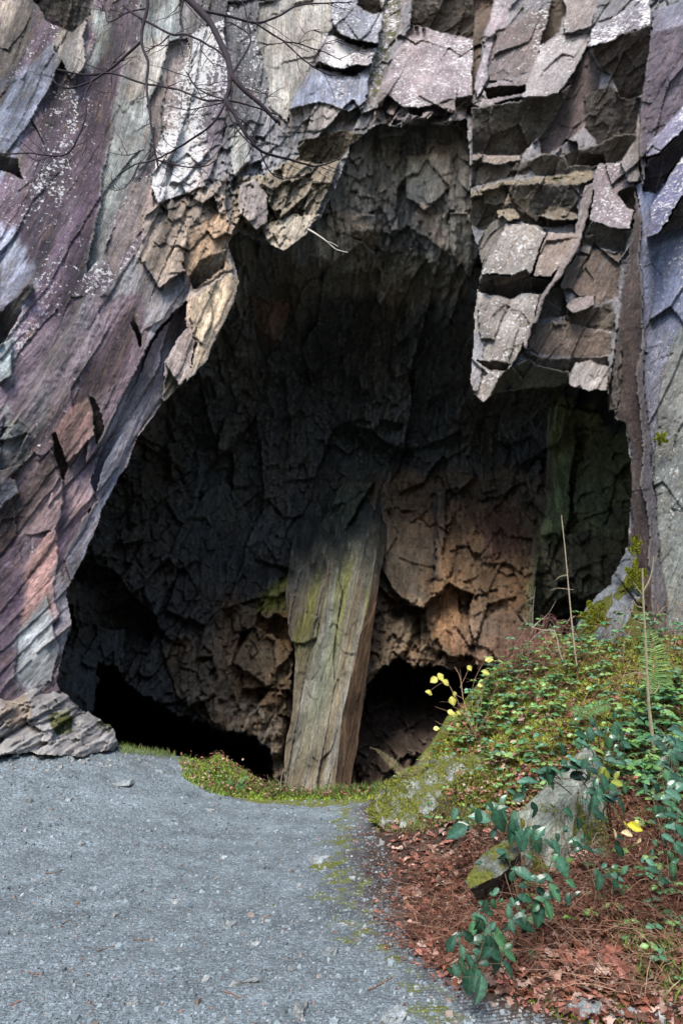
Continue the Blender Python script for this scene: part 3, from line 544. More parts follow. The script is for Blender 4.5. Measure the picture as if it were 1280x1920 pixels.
gx = np.concatenate([np.arange(10,80,6), np.arange(80,1230,2.5), np.arange(1230,1290,6)])
gy = np.concatenate([np.arange(120,180,6), np.arange(180,1530,2.5), np.arange(1530,1720,8)])
PX, PY = np.meshgrid(gx, gy); Y0 = bb(PX, PY); W0 = P(PX, PY, Y0); X0, Z0 = W0[..., 0], W0[..., 2]
wpx = PX + 7*fbm(PX/40, PY/60, 103, 4) + 2*fbm(PX/8, PY/8, 105, 2); wpy = PY + 9*fbm(PX/30, PY/45, 104, 4) + 3*fbm(PX/8, PY/8, 106, 2)
Y = Y0.copy(); col = np.ones(PX.shape+(3,))*np.array(DGR); moss = np.zeros(PX.shape); rel = np.ones(PX.shape); pil = np.zeros(PX.shape, bool)
cw1 = fbm(PX/60, PY/90, 107, 5); cw2 = fbm(PX/50, PY/80, 108, 5)
for poly, a, fgx, fgy, c, li, mo, rl in CA:
    p = np.array(poly, float); m = inpoly(wpx, wpy, p) if a is None or a > -1.4 else inpoly(PX+.25*(wpx-PX), PY+.4*(wpy-PY), p)
    cx, cy = p.mean(0)
    if a is not None and a <= -1.4: continue
    if a is not None:
        b0 = bb(np.array([cx]), np.array([cy]))[0]; k = .5
        Y = np.where(m, b0 + (Y0-b0)*k + a + fgx*(PX-cx)/100 + fgy*(PY-cy)/100, Y)
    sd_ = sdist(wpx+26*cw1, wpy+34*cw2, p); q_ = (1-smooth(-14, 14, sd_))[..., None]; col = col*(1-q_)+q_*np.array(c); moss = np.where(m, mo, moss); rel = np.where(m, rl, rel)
UX = .45*X0+.55*(PX-640)*16/1366; UZ = .35*Z0 - .65*(PY-1200)*16/1366; XS, ZS = X0, Z0; X0, Z0 = UX, UZ
d = 1.0*facets(X0, Z0, R(75), 1.6, 3.6, 1.0, .4, 111, .10, .2) + .75*facets(X0, Z0, R(66), .5, 1.0, .5, .6, 112, .25, .10) + .7*facets(X0, Z0, R(98), .2, .38, .26, .7, 113, .25, .10) + .6*facets(X0, Z0, R(60), .08, .2, .10, .8, 115, .2, .1) + .25*facets(X0, Z0, R(100), .4, .14, .2, .4, 114, .2, .15)
near = 1-.62*(1-smooth(12, 14.5, Y0))
Y = Y - d*rel*near - .10*fbm(X0*7, Z0*1.2, 121, 4)
pil = np.zeros(PX.shape, bool)
# passages running deeper into the hill
H1 = [(185,1245),(215,1250),(250,1292),(290,1318),(330,1338),(372,1352),(400,1368),(440,1378),(478,1382),(486,1402),(500,1404),(508,1425),(514,1445),(516,1600),(150,1600),(160,1380),(175,1330)]
H2 = [(652,1600),(655,1440),(672,1360),(690,1275),(712,1252),(745,1238),(770,1250),(800,1248),(860,1256),(930,1245),(1000,1240),(1050,1260),(1060,1600)]
def jag(k): return PX+k*fbm(PX/14, PY/22, 131, 3), PY+1.6*k*fbm(PX/9, PY/22, 132, 3)
jx, jy = jag(7); s1 = sdist(jx, jy, H1); s2 = sdist(jx, jy, H2)
m1 = (s1 < 0) & ~pil; m2 = (s2 < 0) & ~pil
Y = np.where(m1, np.maximum(Y, 24 + 8*smooth(0, 60, -s1)), Y)
rec = 4.0*(1-smooth(0, 1, np.clip((PY-1255)/190, 0, 1))) + .4
Y = np.where(m2, 18.0 + rec*.9 - d*1.0 - .8*facets(X0, Z0, R(120), .7, .9, .6, .5, 141, .3), Y)
col = np.where(m2[..., None], np.array((.15,.10,.07)), col)
# the bowl closes against the back of the cliff outside the mouth
so = sdist(PX, PY, OPEN); _b = bt(PX, PY); Y = np.where((so > 8) & (PY < 700), np.maximum(Y, _b+.95), Y); Y = np.where((so > 95) & (PY < 1450), _b+1.0, Y)
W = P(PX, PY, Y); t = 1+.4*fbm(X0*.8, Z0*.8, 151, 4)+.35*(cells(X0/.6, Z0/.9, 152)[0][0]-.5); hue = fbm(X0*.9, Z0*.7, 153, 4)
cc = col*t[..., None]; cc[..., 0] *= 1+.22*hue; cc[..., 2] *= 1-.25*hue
ny, nx = PX.shape; idx = np.arange(ny*nx).reshape(ny, nx); quad = np.stack([idx[:-1, :-1], idx[1:, :-1], idx[1:, 1:], idx[:-1, 1:]], -1)
V = W.reshape(-1, 3); cols = cc.reshape(-1, 3); aux = np.stack([0*moss, moss, rel], -1).reshape(-1, 3)
qf = quad.reshape(-1, 4); ph = pil.reshape(-1)
isp = ph[qf].all(1)
sub('cave_wall', qf[~isp], M_cave, 'dark broken rock of the cave chamber walls and ceiling')
M_pil = rock_material('pillar_rock', 79, 1.0, bumpd=.02, cracks=0, rust=.3, stretch=(7, 4, .35))
def pillar():
    ty = np.array([700,790,880,960,1040,1110,1190,1215,1330,1400,1500,1580.]); xl = np.interp(pyr := np.arange(700, 1580, 2.5), ty, [640,612,578,556,545,536,541,553,549,536,531,528.])
    xr = np.interp(pyr, [700,800,900,1040,1140,1240,1380,1500,1580.], [752,742,730,719,705,691,673,652,640.]); xb = np.interp(pyr, [700,800,985,1040,1120,1240,1340,1500,1580.], [745,735,712,705,691,664,641,625,612.])
    ns = 96; nb = 14; s_ = np.concatenate([np.zeros(nb), np.linspace(0, 1, ns), np.ones(nb)]); bk = np.concatenate([np.linspace(1, 0, nb, endpoint=False), np.zeros(ns), np.linspace(0, 1, nb+1)[1:]])
    PY = np.repeat(pyr[:, None], len(s_), 1); xl = xl + 3*fbm(pyr/40, pyr*0, 171, 4); xr = xr + 2.5*fbm(pyr/40, pyr*0, 172, 4); xb = xb + 3*fbm(pyr/70, pyr*0, 173, 2)
    PX = xl[:, None] + (xr-xl)[:, None]*s_[None]; Yd = 15.5 - .15*(PX-620)/100 - .25*(PY-1250)/100 + 2.6*smooth(1100, 900, PY+40*fbm(PX/30, PY/60, 175, 3)) + .019*np.maximum(0, PX-xb[:, None])
    X0 = (PX-620)*15.5/1366; Z0 = -(PY-1250)*15.5/1366; u = X0 - .21*Z0
    onf = (PX < xb[:, None]+1)
    Yd = Yd - np.where(onf, .7, .25)*(facets(X0, Z0, R(79), .24, 6, .20, .35, 163, 0, .04)+.7*facets(X0, Z0, R(79), .13, .9, .09, .4, 164, 0.05, .08)+.5*facets(X0, Z0, R(70), .3, .35, .07, .3, 169, 0.1, .1)*(n_:=smooth(-.1, .3, fbm(X0, Z0*.7, 174, 3)))) - .03*fbm(u*8, Z0*.5, 165, 4)
    # broken steps near the head
    stp = inpoly(PX+3*fbm(PX/20, PY/20, 166, 3), PY, [(541,1112),(575,1118),(574,1150),(598,1158),(594,1196),(572,1206),(536,1204)]); Yd = Yd - .14*stp
    Yd = Yd + .10*smooth(1205, 1260, PY)*smooth(600, 560, PX) + 1.9*bk[None]
    C3 = np.zeros(PX.shape+(3,)); n1 = fbm(u*3.5, Z0*.35, 167, 4); n2 = fbm(u*2.2, Z0*.25, 168, 4)
    C3[:] = (.19,.155,.10); mid = np.exp(-((u+.12)/.22)**2)*smooth(1500, 1250, PY); mid = np.clip(mid+.5*n1*(mid > .1), 0, 1)
    C3 = C3*(1-mid[..., None])+mid[..., None]*np.array((.25,.275,.20)); n3 = fbm(u*9, Z0*.3, 177, 3); n4 = fbm(u*7+5, Z0*.25, 178, 3); gs_ = smooth(.05, .4, n4)[..., None]*.6*np.where(onf, 1, 0)[..., None]; C3 = C3*(1-gs_)+gs_*np.array((.27,.28,.25)); yg = np.clip(smooth(1330, 1150, PY+80*n2)*smooth(-.05, .3, n3)*.9, 0, 1)[..., None]*smooth(980, 1080, PY)[..., None]; C3 = C3*(1-yg)+yg*np.array((.21,.21,.05))
    C3 = np.where(onf[..., None], C3, np.array((.19,.115,.065))*(1+.5*fbm((PX-xb[:, None])/5+.02*PY, PY/170, 176, 4)[..., None])); mud_or_shade = smooth(1130, 1040, PY+70*n2)[..., None]; C3 = C3*(1-.85*mud_or_shade)+.85*mud_or_shade*np.array((.035,.045,.042))  # pillar head darkened: shade of the upper cave painted into its colour
    W = P(PX, PY, Yd); ny, nx = PX.shape; idx = np.arange(ny*nx).reshape(ny, nx); q = np.stack([idx[:-1, :-1], idx[1:, :-1], idx[1:, 1:], idx[:-1, 1:]], -1).reshape(-1, 4)
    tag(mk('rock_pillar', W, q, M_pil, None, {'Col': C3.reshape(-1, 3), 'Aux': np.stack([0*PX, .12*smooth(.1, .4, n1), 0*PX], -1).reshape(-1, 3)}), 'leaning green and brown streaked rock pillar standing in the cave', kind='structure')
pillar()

# ------------------------------------------------------------------ hill behind the cliff, ground, added light-blocking wall behind the viewer
def rock_box():
    x0, x1, y0, y1, z0, z1 = -10.5, 10.5, 12.6, 60, -6, 19
    v = [(x0,y0,z0),(x1,y0,z0),(x1,y1,z0),(x0,y1,z0),(x0,y0,z1),(x1,y0,z1),(x1,y1,z1),(x0,y1,z1)]
    f = [(4,5,6,7),(0,4,7,3),(1,2,6,5),(3,7,6,2),(0,3,2,1)]
    V = np.array(v, float); return V, np.array(f)
v_, f_ = rock_box()
tag(mk('hillside', v_, f_, M_right, None, {'Col': np.tile(DBR, (8, 1)), 'Aux': np.zeros((8, 3))}, False), 'rock mass of the hill above the cave', kind='structure')

gpts = [(-3,0,-.05),(0,0,-.02),(3,0,0),(-2,4,0),(0,4,0),(1,3.3,0),(2,2.8,.03),(-4,6,.12),(0,6.5,.04),(-2,9,.27),(0,9.3,.17),(-1,9.8,.22),(-3.3,10.6,.66),(-5.2,9.5,.90),(-4.2,8.9,.80),(-6,8.5,.85),(-3.2,9.7,.70),(-3.6,7.2,.30),(-6,13,.8),(0,14,.3),(.38,7.9,.12),(.4,5.4,.03),(.75,3.9,.02),(1.6,4.0,.18),(2.03,4.6,.34),(2.8,6,.72),(3.25,8.9,2.15),(1.5,8.8,.78),(1.9,9.1,1.52),(3.5,5,.8),(4.5,8,1.9),(5,5,1.3),(1.1,7.1,.42),(2.0,7.2,1.0),(1.4,5.5,.32),(4,11,2.0),(.7,10,.4),(-12,0,0),(-12,15,1),(12,0,.6),(12,15,2.5),(0,-10,0),(.55,8.9,.22)]
gt = TPS([p[:2] for p in gpts], [p[2] for p in gpts], 1e-4)
ex = [-9,-3.6,-3.2,-2.6,-2.1,-1.5,-1.15,-.8,0,.45,.8,1.2,1.8,2.6,3.3,4.0,9]
ey = [11.6,11.5,11.3,11.3,11.25,10.6,9.9,9.55,9.5,9.5,9.7,9.75,9.9,10.2,10.5,11.2,11.6]
MB = [(.30,9.2),(.34,8.6),(.36,7.9),(.44,6.6),(.46,5.6),(.55,4.8),(.75,3.9),(1.2,3.4),(2.2,3.0),(4,2.8),(12,2.8),(12,12),(.3,12)]
HUMP = [(-2.15,10.9),(-2.0,9.9),(-1.55,9.35),(-1.0,9.12),(-.4,9.1),(.3,9.15),(.5,9.3),(.4,9.8),(-.8,9.8),(-1.3,10.4),(-1.6,11.2),(-2.1,11.3)]
def ground(X, Y):
    near = (np.abs(X) < 13) & (Y > -11) & (Y < 16)
    z = gt(np.clip(X, -12, 12), np.clip(Y, -10, 15))
    z = np.where(X < -6, np.minimum(z, 1.2), z)
    sm = sdist(X, Y, MB); k = smooth(-.15, .5, -sm)
    z = z + k*(.22*smooth(2.5, 6, Y)*fbm(X*1.8, Y*1.8, 201, 4)+.07*fbm(X*3.5, Y*3.5, 205, 3)+.04*fbm(X*7, Y*7, 202, 3)) + .012*fbm(X*1.3, Y*1.3, 203, 4)
    h = sdist(X, Y, HUMP); z = z + .17*smooth(0, .35, -h)*(1-.75*smooth(-1.3, -.8, X)) + .03*smooth(0, .2, -h)*fbm(X*6, Y*6, 204, 3)
    e = np.interp(X, ex, ey)
    z = z*(1-smooth(0, .9, Y-e)) - 3.2*smooth(0, .9, Y-e)
    return z
gxs = np.concatenate([np.linspace(-90, -7, 14), np.arange(-6.5, 6.5, .04), np.linspace(7, 90, 14)])
gys = np.concatenate([np.linspace(-60, 2.0, 20), np.arange(2.3, 12.6, .04), np.arange(12.8, 24, .5), np.linspace(26, 90, 10)])
GX, GY = np.meshgrid(gxs, gys); GZ = ground(GX, GY)
sm = sdist(GX, GY, MB) + .35*fbm(GX*1.1, GY*1.1, 211, 4) + .12*fbm(GX*6, GY*6, 212, 3)
hm = sdist(GX, GY, HUMP) + .10*fbm(GX*4, GY*4, 213, 3)
soil = smooth(.35, -.05, sm) if False else 1-smooth(-.05, .40, sm)
hmp = 1-smooth(-.02, .10, hm)
mossy = (1-smooth(.0, .9, np.abs(sm-.15)))*.55
up = smooth(.25, .9, GZ)
gcol = np.ones(GX.shape+(3,))*np.array((.19,.23,.25)); 
gcol = gcol*(1+.20*fbm(GX*.6, GY*.7, 214, 5)+.3*fbm(GX*7, GY*8, 215, 4)-.15*smooth(.15, .5, fbm(GX*2.2, GY*4, 217, 4)))[..., None]
mud_or_shade = np.exp(-((GX-.33+.2*fbm(GX*3, GY*3, 216, 3))/.42)**2-((GY-6.3)/1.4)**2)*.8
gcol = gcol*(1-mud_or_shade[..., None]) + np.array((.05,.04,.045))*mud_or_shade[..., None]
gcol = gcol*(1-soil[..., None]) + np.array((.065,.042,.030))*soil[..., None]
gcol = gcol*(1-.8*hmp[..., None]) + np.array((.10,.08,.03))*.8*hmp[..., None]
gmoss = np.clip(.34*smooth(.25, .6, fbm(GX*2.4, GY*3, 218, 4))*(1-soil) + soil*up*.95 + .5*(1-soil)*mossy*2 + hmp*.8, 0, 1)
m, t_, b = newmat('ground'); N = NT(t_); pos = N.pos(); aux_ = N.sep(N.attr('Aux'))
v1 = N.n('ShaderNodeTexVoronoi'); N.set(v1.inputs['Vector'], N.mapping(pos, scale=(.8, 1, 1))); v1.inputs['Scale'].default_value = 48
v2 = N.n('ShaderNodeTexVoronoi'); N.set(v2.inputs['Vector'], pos); v2.inputs['Scale'].default_value = 85
nn = N.noise(pos, 3, 6, .65); n2 = N.noise(pos, 140, 3, .7)
f = N.math('MULTIPLY', N.ramp(N.sep(v1.outputs['Color'])[0], [(0, .72), (.7, 1.0), (1, 1.3)]), N.ramp(N.sep(v2.outputs['Color'])[1], [(0, .7), (1, 1.3)]))
f = N.math('MULTIPLY', f, N.ramp(nn, [(.3, .72), (.7, 1.22)]))
vm = N.n('ShaderNodeVectorMath', operation='SCALE'); N.set(vm.inputs[0], N.attr('Col')); N.set(vm.inputs['Scale'], f)
mn = N.noise(pos, 5, 6, .75)
mm = N.ramp(N.math('ADD', N.math('MULTIPLY', aux_[1], .55), N.math('MULTIPLY', mn, .75)), [(.60, 0.0), (.68, 1.0)])
mm = N.math('MULTIPLY', mm, N.ramp(aux_[1], [(.05, 0.0), (.2, 1.0)]))
mc = N.mix(N.ramp(N.noise(pos, 26, 6, .8), [(.3, 0.0), (.7, 1.0)]), (.035, .04, .014), (.22, .24, .04))
c = N.mix(mm, vm.outputs[0], mc); N.set(b.inputs['Base Color'], c); b.inputs['Roughness'].default_value = .85; b.inputs['Specular IOR Level'].default_value = .3
h = N.math('ADD', N.math('MULTIPLY', v1.outputs['Distance'], -1.0), N.math('ADD', N.math('MULTIPLY', v2.outputs['Distance'], -.5), N.math('MULTIPLY', n2, .4)))
N.set(b.inputs['Normal'], N.bump(h, .8, .012)); M_ground = m
ny, nx = GX.shape; idx = np.arange(ny*nx).reshape(ny, nx); quad = np.stack([idx[:-1, :-1], idx[:-1, 1:], idx[1:, 1:], idx[1:, :-1]], -1).reshape(-1, 4)
tag(mk('ground', np.stack([GX, GY, GZ], -1), quad, M_ground, None, {'Col': gcol.reshape(-1, 3), 'Aux': np.stack([0*gmoss, gmoss, soil], -1).reshape(-1, 3)}), 'grey slate gravel path and leafy bank before the cave', kind='structure')

# added unseen wall behind the viewer, blocks low sky light from the upper cave
th = np.linspace(R(180), R(360), 60); zz = np.linspace(-1, 12, 26); TH, ZZ = np.meshgrid(th, zz)
RR = 17 + 1.5*fbm(TH*3, ZZ*.3, 221, 4) + .12*ZZ
V = np.stack([np.cos(TH)*RR, 2+np.sin(TH)*RR, ZZ+fbm(TH*4, ZZ*0, 222, 3)*(ZZ > 8)*1.5], -1)
ny, nx = TH.shape; idx = np.arange(ny*nx).reshape(ny, nx); quad = np.stack([idx[:-1, :-1], idx[:-1, 1:], idx[1:, 1:], idx[1:, :-1]], -1).reshape(-1, 4)
tag(mk('sky_block_wall', V, quad, M_right, None, {'Col': np.tile((.13,.13,.10), (ny*nx, 1)), 'Aux': np.tile((.3,.2,1), (ny*nx, 1))}, False), 'unseen rock wall added behind the viewer to block low sky light', kind='structure')

# ------------------------------------------------------------------ finding the ground under a pixel
YS = np.concatenate([np.arange(2.7, 11.6, .03)])
def hits(px, py):
    px = np.atleast_1d(np.asarray(px, float)); py = np.atleast_1d(np.asarray(py, float)); out = np.zeros((len(px), 3))
    for i in range(0, len(px), 1500):
        a, b_ = px[i:i+1500], py[i:i+1500]; x, y, z = ray(a, b_); T = YS[None, :]/y[:, None]
        X = x[:, None]*T; Z = CAM_Z + z[:, None]*T; G = ground_f(X, np.broadcast_to(YS, X.shape)); hit = Z <= G
        k = np.where(hit.any(1), hit.argmax(1), len(YS)-1); r = np.arange(len(a)); out[i:i+1500] = np.stack([X[r, k], YS[k], G[r, k]], -1)
    return out
_gx = np.arange(-8, 8, .04); _gy = np.arange(0, 13, .04); _GX, _GY = np.meshgrid(_gx, _gy); _GZ = ground(_GX, _GY)
def ground_f(X, Y):
    u = np.clip((X+8)/.04, 0, len(_gx)-1.01); v = np.clip(Y/.04, 0, len(_gy)-1.01); i = u.astype(int); j = v.astype(int); fu = u-i; fv = v-j
    return (_GZ[j, i]*(1-fu)+_GZ[j, i+1]*fu)*(1-fv) + (_GZ[j+1, i]*(1-fu)+_GZ[j+1, i+1]*fu)*fv
def hit1(px, py): return hits([px], [py])[0]
def sample(poly, n):
    p = np.array(poly, float); lo, hi = p.min(0), p.max(0); out = np.zeros((0, 2))
    while len(out) < n:
        q = lo + rng.random((n*2, 2))*(hi-lo); out = np.vstack([out, q[inpoly(q[:, 0], q[:, 1], p)]])
    out = out[:n]; H = hits(out[:, 0], out[:, 1]); ok = (H[:, 1] < 11.3) & (H[:, 2] > -.25); g = np.where(ok)[0]; H[~ok] = H[rng.choice(g, (~ok).sum())] + rng.normal(size=((~ok).sum(), 3))*[.05, .05, 0]; H[:, 2] = ground_f(H[:, 0], H[:, 1]); return H

# ------------------------------------------------------------------ leaves and stems
def leaf_shapes(kind):
    if kind == 'ovate':
        xs = np.array([0, .07, .16, .27, .38, .5, .62, .73, .83, .92, 1.0]); ws = np.array([.02, .13, .22, .285, .315, .315, .28, .225, .15, .075, .0])
    elif kind == 'oak':
        xs = np.array([0, .12, .22, .34, .46, .58, .70, .84, 1.0]); ws = np.array([.02, .10, .22, .12, .33, .17, .34, .16, .03])
    else:
        xs = np.array([0, .25, .6, 1.0]); ws = np.array([.03, .22, .22, 0])
    return xs, ws
def leaves(acc, pos, dirv, nrm, size, col, kind='ovate', fold=.25, curl=.25, width=1.0):
    """many leaves at once: pos base, dirv axis, nrm upper side, size length"""
    xs, ws = leaf_shapes(kind); k = len(xs); n = len(pos)
    dirv = dirv/np.linalg.norm(dirv, axis=1)[:, None]; sd = np.cross(nrm, dirv); sd /= np.linalg.norm(sd, axis=1)[:, None]+1e-9; up = np.cross(dirv, sd)
    s = size[:, None, None]; cu = (np.ones(n)*curl*(.4+1.2*rng.random(n)))[:, None, None]
    asym = 1+.25*rng.normal(size=(n, k, 1)) if kind == 'oak' else 1+.05*rng.normal(size=(n, k, 1))
    mid = pos[:, None] + dirv[:, None]*xs[None, :, None]*s - up[:, None]*(cu*(xs**2)[None, :, None])*s
    L = mid + sd[:, None]*ws[None, :, None]*s*width*asym + up[:, None]*(fold*ws[None, :, None])*s
    Rr = mid - sd[:, None]*ws[None, :, None]*s*width*asym[:, ::-1] + up[:, None]*(fold*ws[None, :, None])*s
    V = np.stack([L, mid, Rr], 2).reshape(n, 3*k, 3); b_ = (np.arange(n)*3*k)[:, None, None]; i = np.arange(k-1)[None, :, None]
    q = np.concatenate([np.concatenate([b_+i*3, b_+i*3+1, b_+(i+1)*3+1, b_+(i+1)*3], -1), np.concatenate([b_+i*3+1, b_+i*3+2, b_+(i+1)*3+2, b_+(i+1)*3+1], -1)], 1).reshape(-1, 4)
    cc = np.repeat(np.broadcast_to(col, (n, 3)), 3*k, 0).reshape(n, k, 3, 3).copy(); cc[:, :, 1] *= 1.5 if kind == 'ovate' else 1.2
    if kind == 'ovate': cc[:, 1::2, ::2] *= .72
    acc.V.append(V.reshape(-1, 3)); acc.F.append(q+acc.n); acc.c.append(cc.reshape(-1, 3)); acc.n += n*3*k
# ------------------------------------------------------------------ rocks lying on the ground
def hull_rock(name, pts, mat, colr, aux, cuts, seed, label, cat, amp=.03, cell=(.12, .3), ang=70, parent=None, group=None, fine=.012, bev=0, tufts=None, front=False):
    import bmesh
    pts = np.asarray(pts, float); c0 = pts.mean(0); c0[2] = pts[:, 2].min()
    bm = bmesh.new()
    for p in pts: bm.verts.new(p)
    r = bmesh.ops.convex_hull(bm, input=bm.verts[:]); bmesh.ops.delete(bm, geom=list({g for g in r['geom_interior']+r['geom_unused'] if isinstance(g, bmesh.types.BMVert)}), context='VERTS')
    for k in range(cuts):
        L = [e for e in bm.edges]; bmesh.ops.subdivide_edges(bm, edges=L, cuts=1, use_grid_fill=True)
        if k == 1 and bev: 
            bmesh.ops.smooth_vert(bm, verts=bm.verts[:], factor=bev, use_axis_x=True, use_axis_y=True, use_axis_z=True)
    bmesh.ops.triangulate(bm, faces=bm.faces[:]); bm.normal_update(); bm.verts.index_update()
    V = np.array([v.co for v in bm.verts]); Nn = np.array([v.normal for v in bm.verts]); T = np.array([[v.index for v in f.verts] for f in bm.faces]); bm.free()
    a = V[:, 0]+.37*V[:, 1]; b2 = V[:, 2]+.25*V[:, 1]
    d = facets(a, b2, R(ang), cell[0], cell[1], amp, .25, seed) + .5*facets(a, b2, R(ang-20), cell[0]*.35, cell[1]*.35, amp*.5, .3, seed+5) + fine*fbm(a*22, b2*22, seed+9, 4)
    V = V + Nn*d[:, None]
    tone = 1+.3*fbm(a*4, b2*4, seed+11, 4)
    upf = np.clip(Nn[:, 2], 0, 1)
    cc = np.array(colr)[None]*tone[:, None]; ax = np.tile(np.array(aux, float), (len(V), 1)); ax[:, 1] *= (.45+1.1*smooth(.4, -.1, upf)*smooth(.2, -.5, Nn[:, 1])) if front else .6+.6*upf
    if parent is not None:
        return child(name, V, T, mat, parent, {'Col': cc, 'Aux': ax})
    o = mk(name, V, T, mat, None, {'Col': cc, 'Aux': ax}, True, c0)
    if tufts:
        n_, s_, k_ = tufts; f_ = fbm(V[:, 0]*5+V[:, 1]*3, V[:, 2]*4, seed+31, 4)+(-.5*Nn[:, 2] if front else .35*Nn[:, 2]); ok = np.where((f_ > .05) & (Nn[:, 1] < .5))[0]; pk_ = ok[rng.integers(0, len(ok), n_)]
        c_ = np.array(k_)*(.5+.9*rng.random(n_))[:, None]; A_ = Acc(); T_ = Nn[pk_]+rng.normal(size=(n_, 3))*.5; leaves(A_, V[pk_]+rng.normal(size=(n_, 3))*.012, T_, rng.normal(size=(n_, 3)), s_*(.5+rng.random(n_)), c_, 'blade', .2, .4, 1.1)
        q = A_.make('moss', M_moss, None, False, kind='stuff'); q.parent = o; q.matrix_parent_inverse = Matrix.Translation(-Vector(c0))
    return tag(o, label, cat, group)
M_bould = rock_material('boulder_slate', 60, .8, cracks=.3, bumpd=.012, stretch=(9, 5, 1.2))
def pv(L): return np.array([P(a, b, c) for a, b, c in L])
# peaked slab
pk = [(962,1535,5.55),(1098,1403,6.3),(1116,1408,6.35),(1080,1482,5.45),(1136,1535,5.7),(1142,1650,5.5),(990,1665,5.2),(1060,1690,5.15),(1005,1590,5.2),(1150,1560,6.4),(1000,1500,6.6),(1140,1640,6.6),(985,1640,6.3)]
hull_rock('pointed_boulder', pv(pk), M_bould, (.225,.25,.205), (.3,.46,1), 6, 301, 'pointed slate boulder like a gable with mossy front face on the leafy bank', 'boulder', amp=.010, cell=(.05, .7), ang=50, fine=.006, front=True, tufts=(4000, .015, (.22,.24,.05)))
pk = [(702,1512,7.9),(712,1490,8.1),(770,1448,8.3),(830,1424,8.2),(905,1422,8.0),(960,1450,7.8),(985,1490,7.4),(975,1545,7.2),(880,1560,7.1),(790,1570,7.2),(712,1552,7.5),(700,1530,7.8),(900,1440,8.8),(740,1470,8.9),(960,1470,8.7)]
hull_rock('mossy_boulder', pv(pk), M_bould, (.30,.33,.31), (.3,.46,1), 6, 311, 'low moss covered boulder beside the end of the gravel path', 'boulder', amp=.11, cell=(.10, .45), ang=86, bev=.3, tufts=(9000, .022, (.24,.26,.05)))
pk = [(868,1652,4.75),(905,1600,5.0),(945,1575,5.1),(980,1590,5.1),(940,1640,4.8),(880,1668,4.7),(930,1600,5.3),(960,1640,5.2),(900,1690,4.9)]
hull_rock('slate_slab', pv(pk), M_bould, (.17,.19,.165), (.1,.45,1), 5, 321, 'small tilted slate slab half buried below the pointed boulder', 'rock', amp=.012, cell=(.05, .2), ang=40)
FS = [(228,1469,72,'pale flat stone alone on the path near the grassy hump',18),(598,1616,50,'pale flat stone on the path level with the mossy boulder foot',20),(432,1737,34,'narrow pale stone in the middle of the gravel path',12),
      (571,1902,44,'rounded pale stone at the bottom edge of the path',34),(462,1852,60,'thin grey stone bedded in the gravel near the front',16),(1105,1893,95,'long pale slab lying at the foot of the leafy bank',28),
      (1188,1908,46,'small slab right of the long pale slab at the bank foot',20),(118,1372,44,'grey stone at the foot of the jagged outcrop',12),(50,1503,26,'little pale stone at the left edge of the path',8),(735,1912,60,'grey flat stone at the bottom beside the dead twig',24),(620,1790,30,'small pale stone set in the path right of its middle',14),(205,1345,34,'small grey stone against the outcrop tip',12)]
for i, (a, b_, wd, lb, hg) in enumerate(FS):
    c = hit1(a, b_); s = wd*c[1]/1366/2; th = np.sort(rng.random(9))*6.283; dep = s*1.1*min(1.2, hg/wd*2.2)
    ring = np.stack([np.cos(th)*s, np.sin(th)*dep, 0*th], -1)*(.75+.35*rng.random(9))[:, None]; h = .012+.018*rng.random()
    top = ring*.86; top[:, 2] = h + top[:, 0]*.05; pts = np.vstack([ring+c-[0, 0, .02], top+c])
    hull_rock('flat_stone', pts, M_bould, (.29,.325,.33), (.2, .1, 1), 4, 400+i*7, lb, 'stone', amp=.004, cell=(.05, .1), fine=.003, group='flat pale stones on the gravel')

for i, (a, b_, wd) in enumerate([(300,1448,20),(150,1585,22),(395,1522,20),(560,1662,18),(480,1772,24),(330,1692,18),(215,1720,22),(640,1738,26),(90,1690,18),(380,1840,28),(250,1880,30),(520,1560,16),(660,1650,20),(130,1500,18),(420,1610,18),(545,1820,26)]):
    c = hit1(a, b_); s = wd*c[1]/1366/2; th = np.sort(rng.random(8))*6.283; ring = np.stack([np.cos(th)*s, np.sin(th)*s*1.1, 0*th], -1)*(.7+.4*rng.random(8))[:, None]; top = ring*.84; top[:, 2] = .008+.008*rng.random()
    hull_rock('slate_chip', np.vstack([ring+c-[0, 0, .02], top+c]), M_bould, (.33,.37,.375), (.1, .0, 1), 3, 700+i*7, 'small pale flat chip of slate lying among the grey path gravel', 'stone', amp=.003, cell=(.05, .1), fine=.002, group='small pale slate chips on the path')

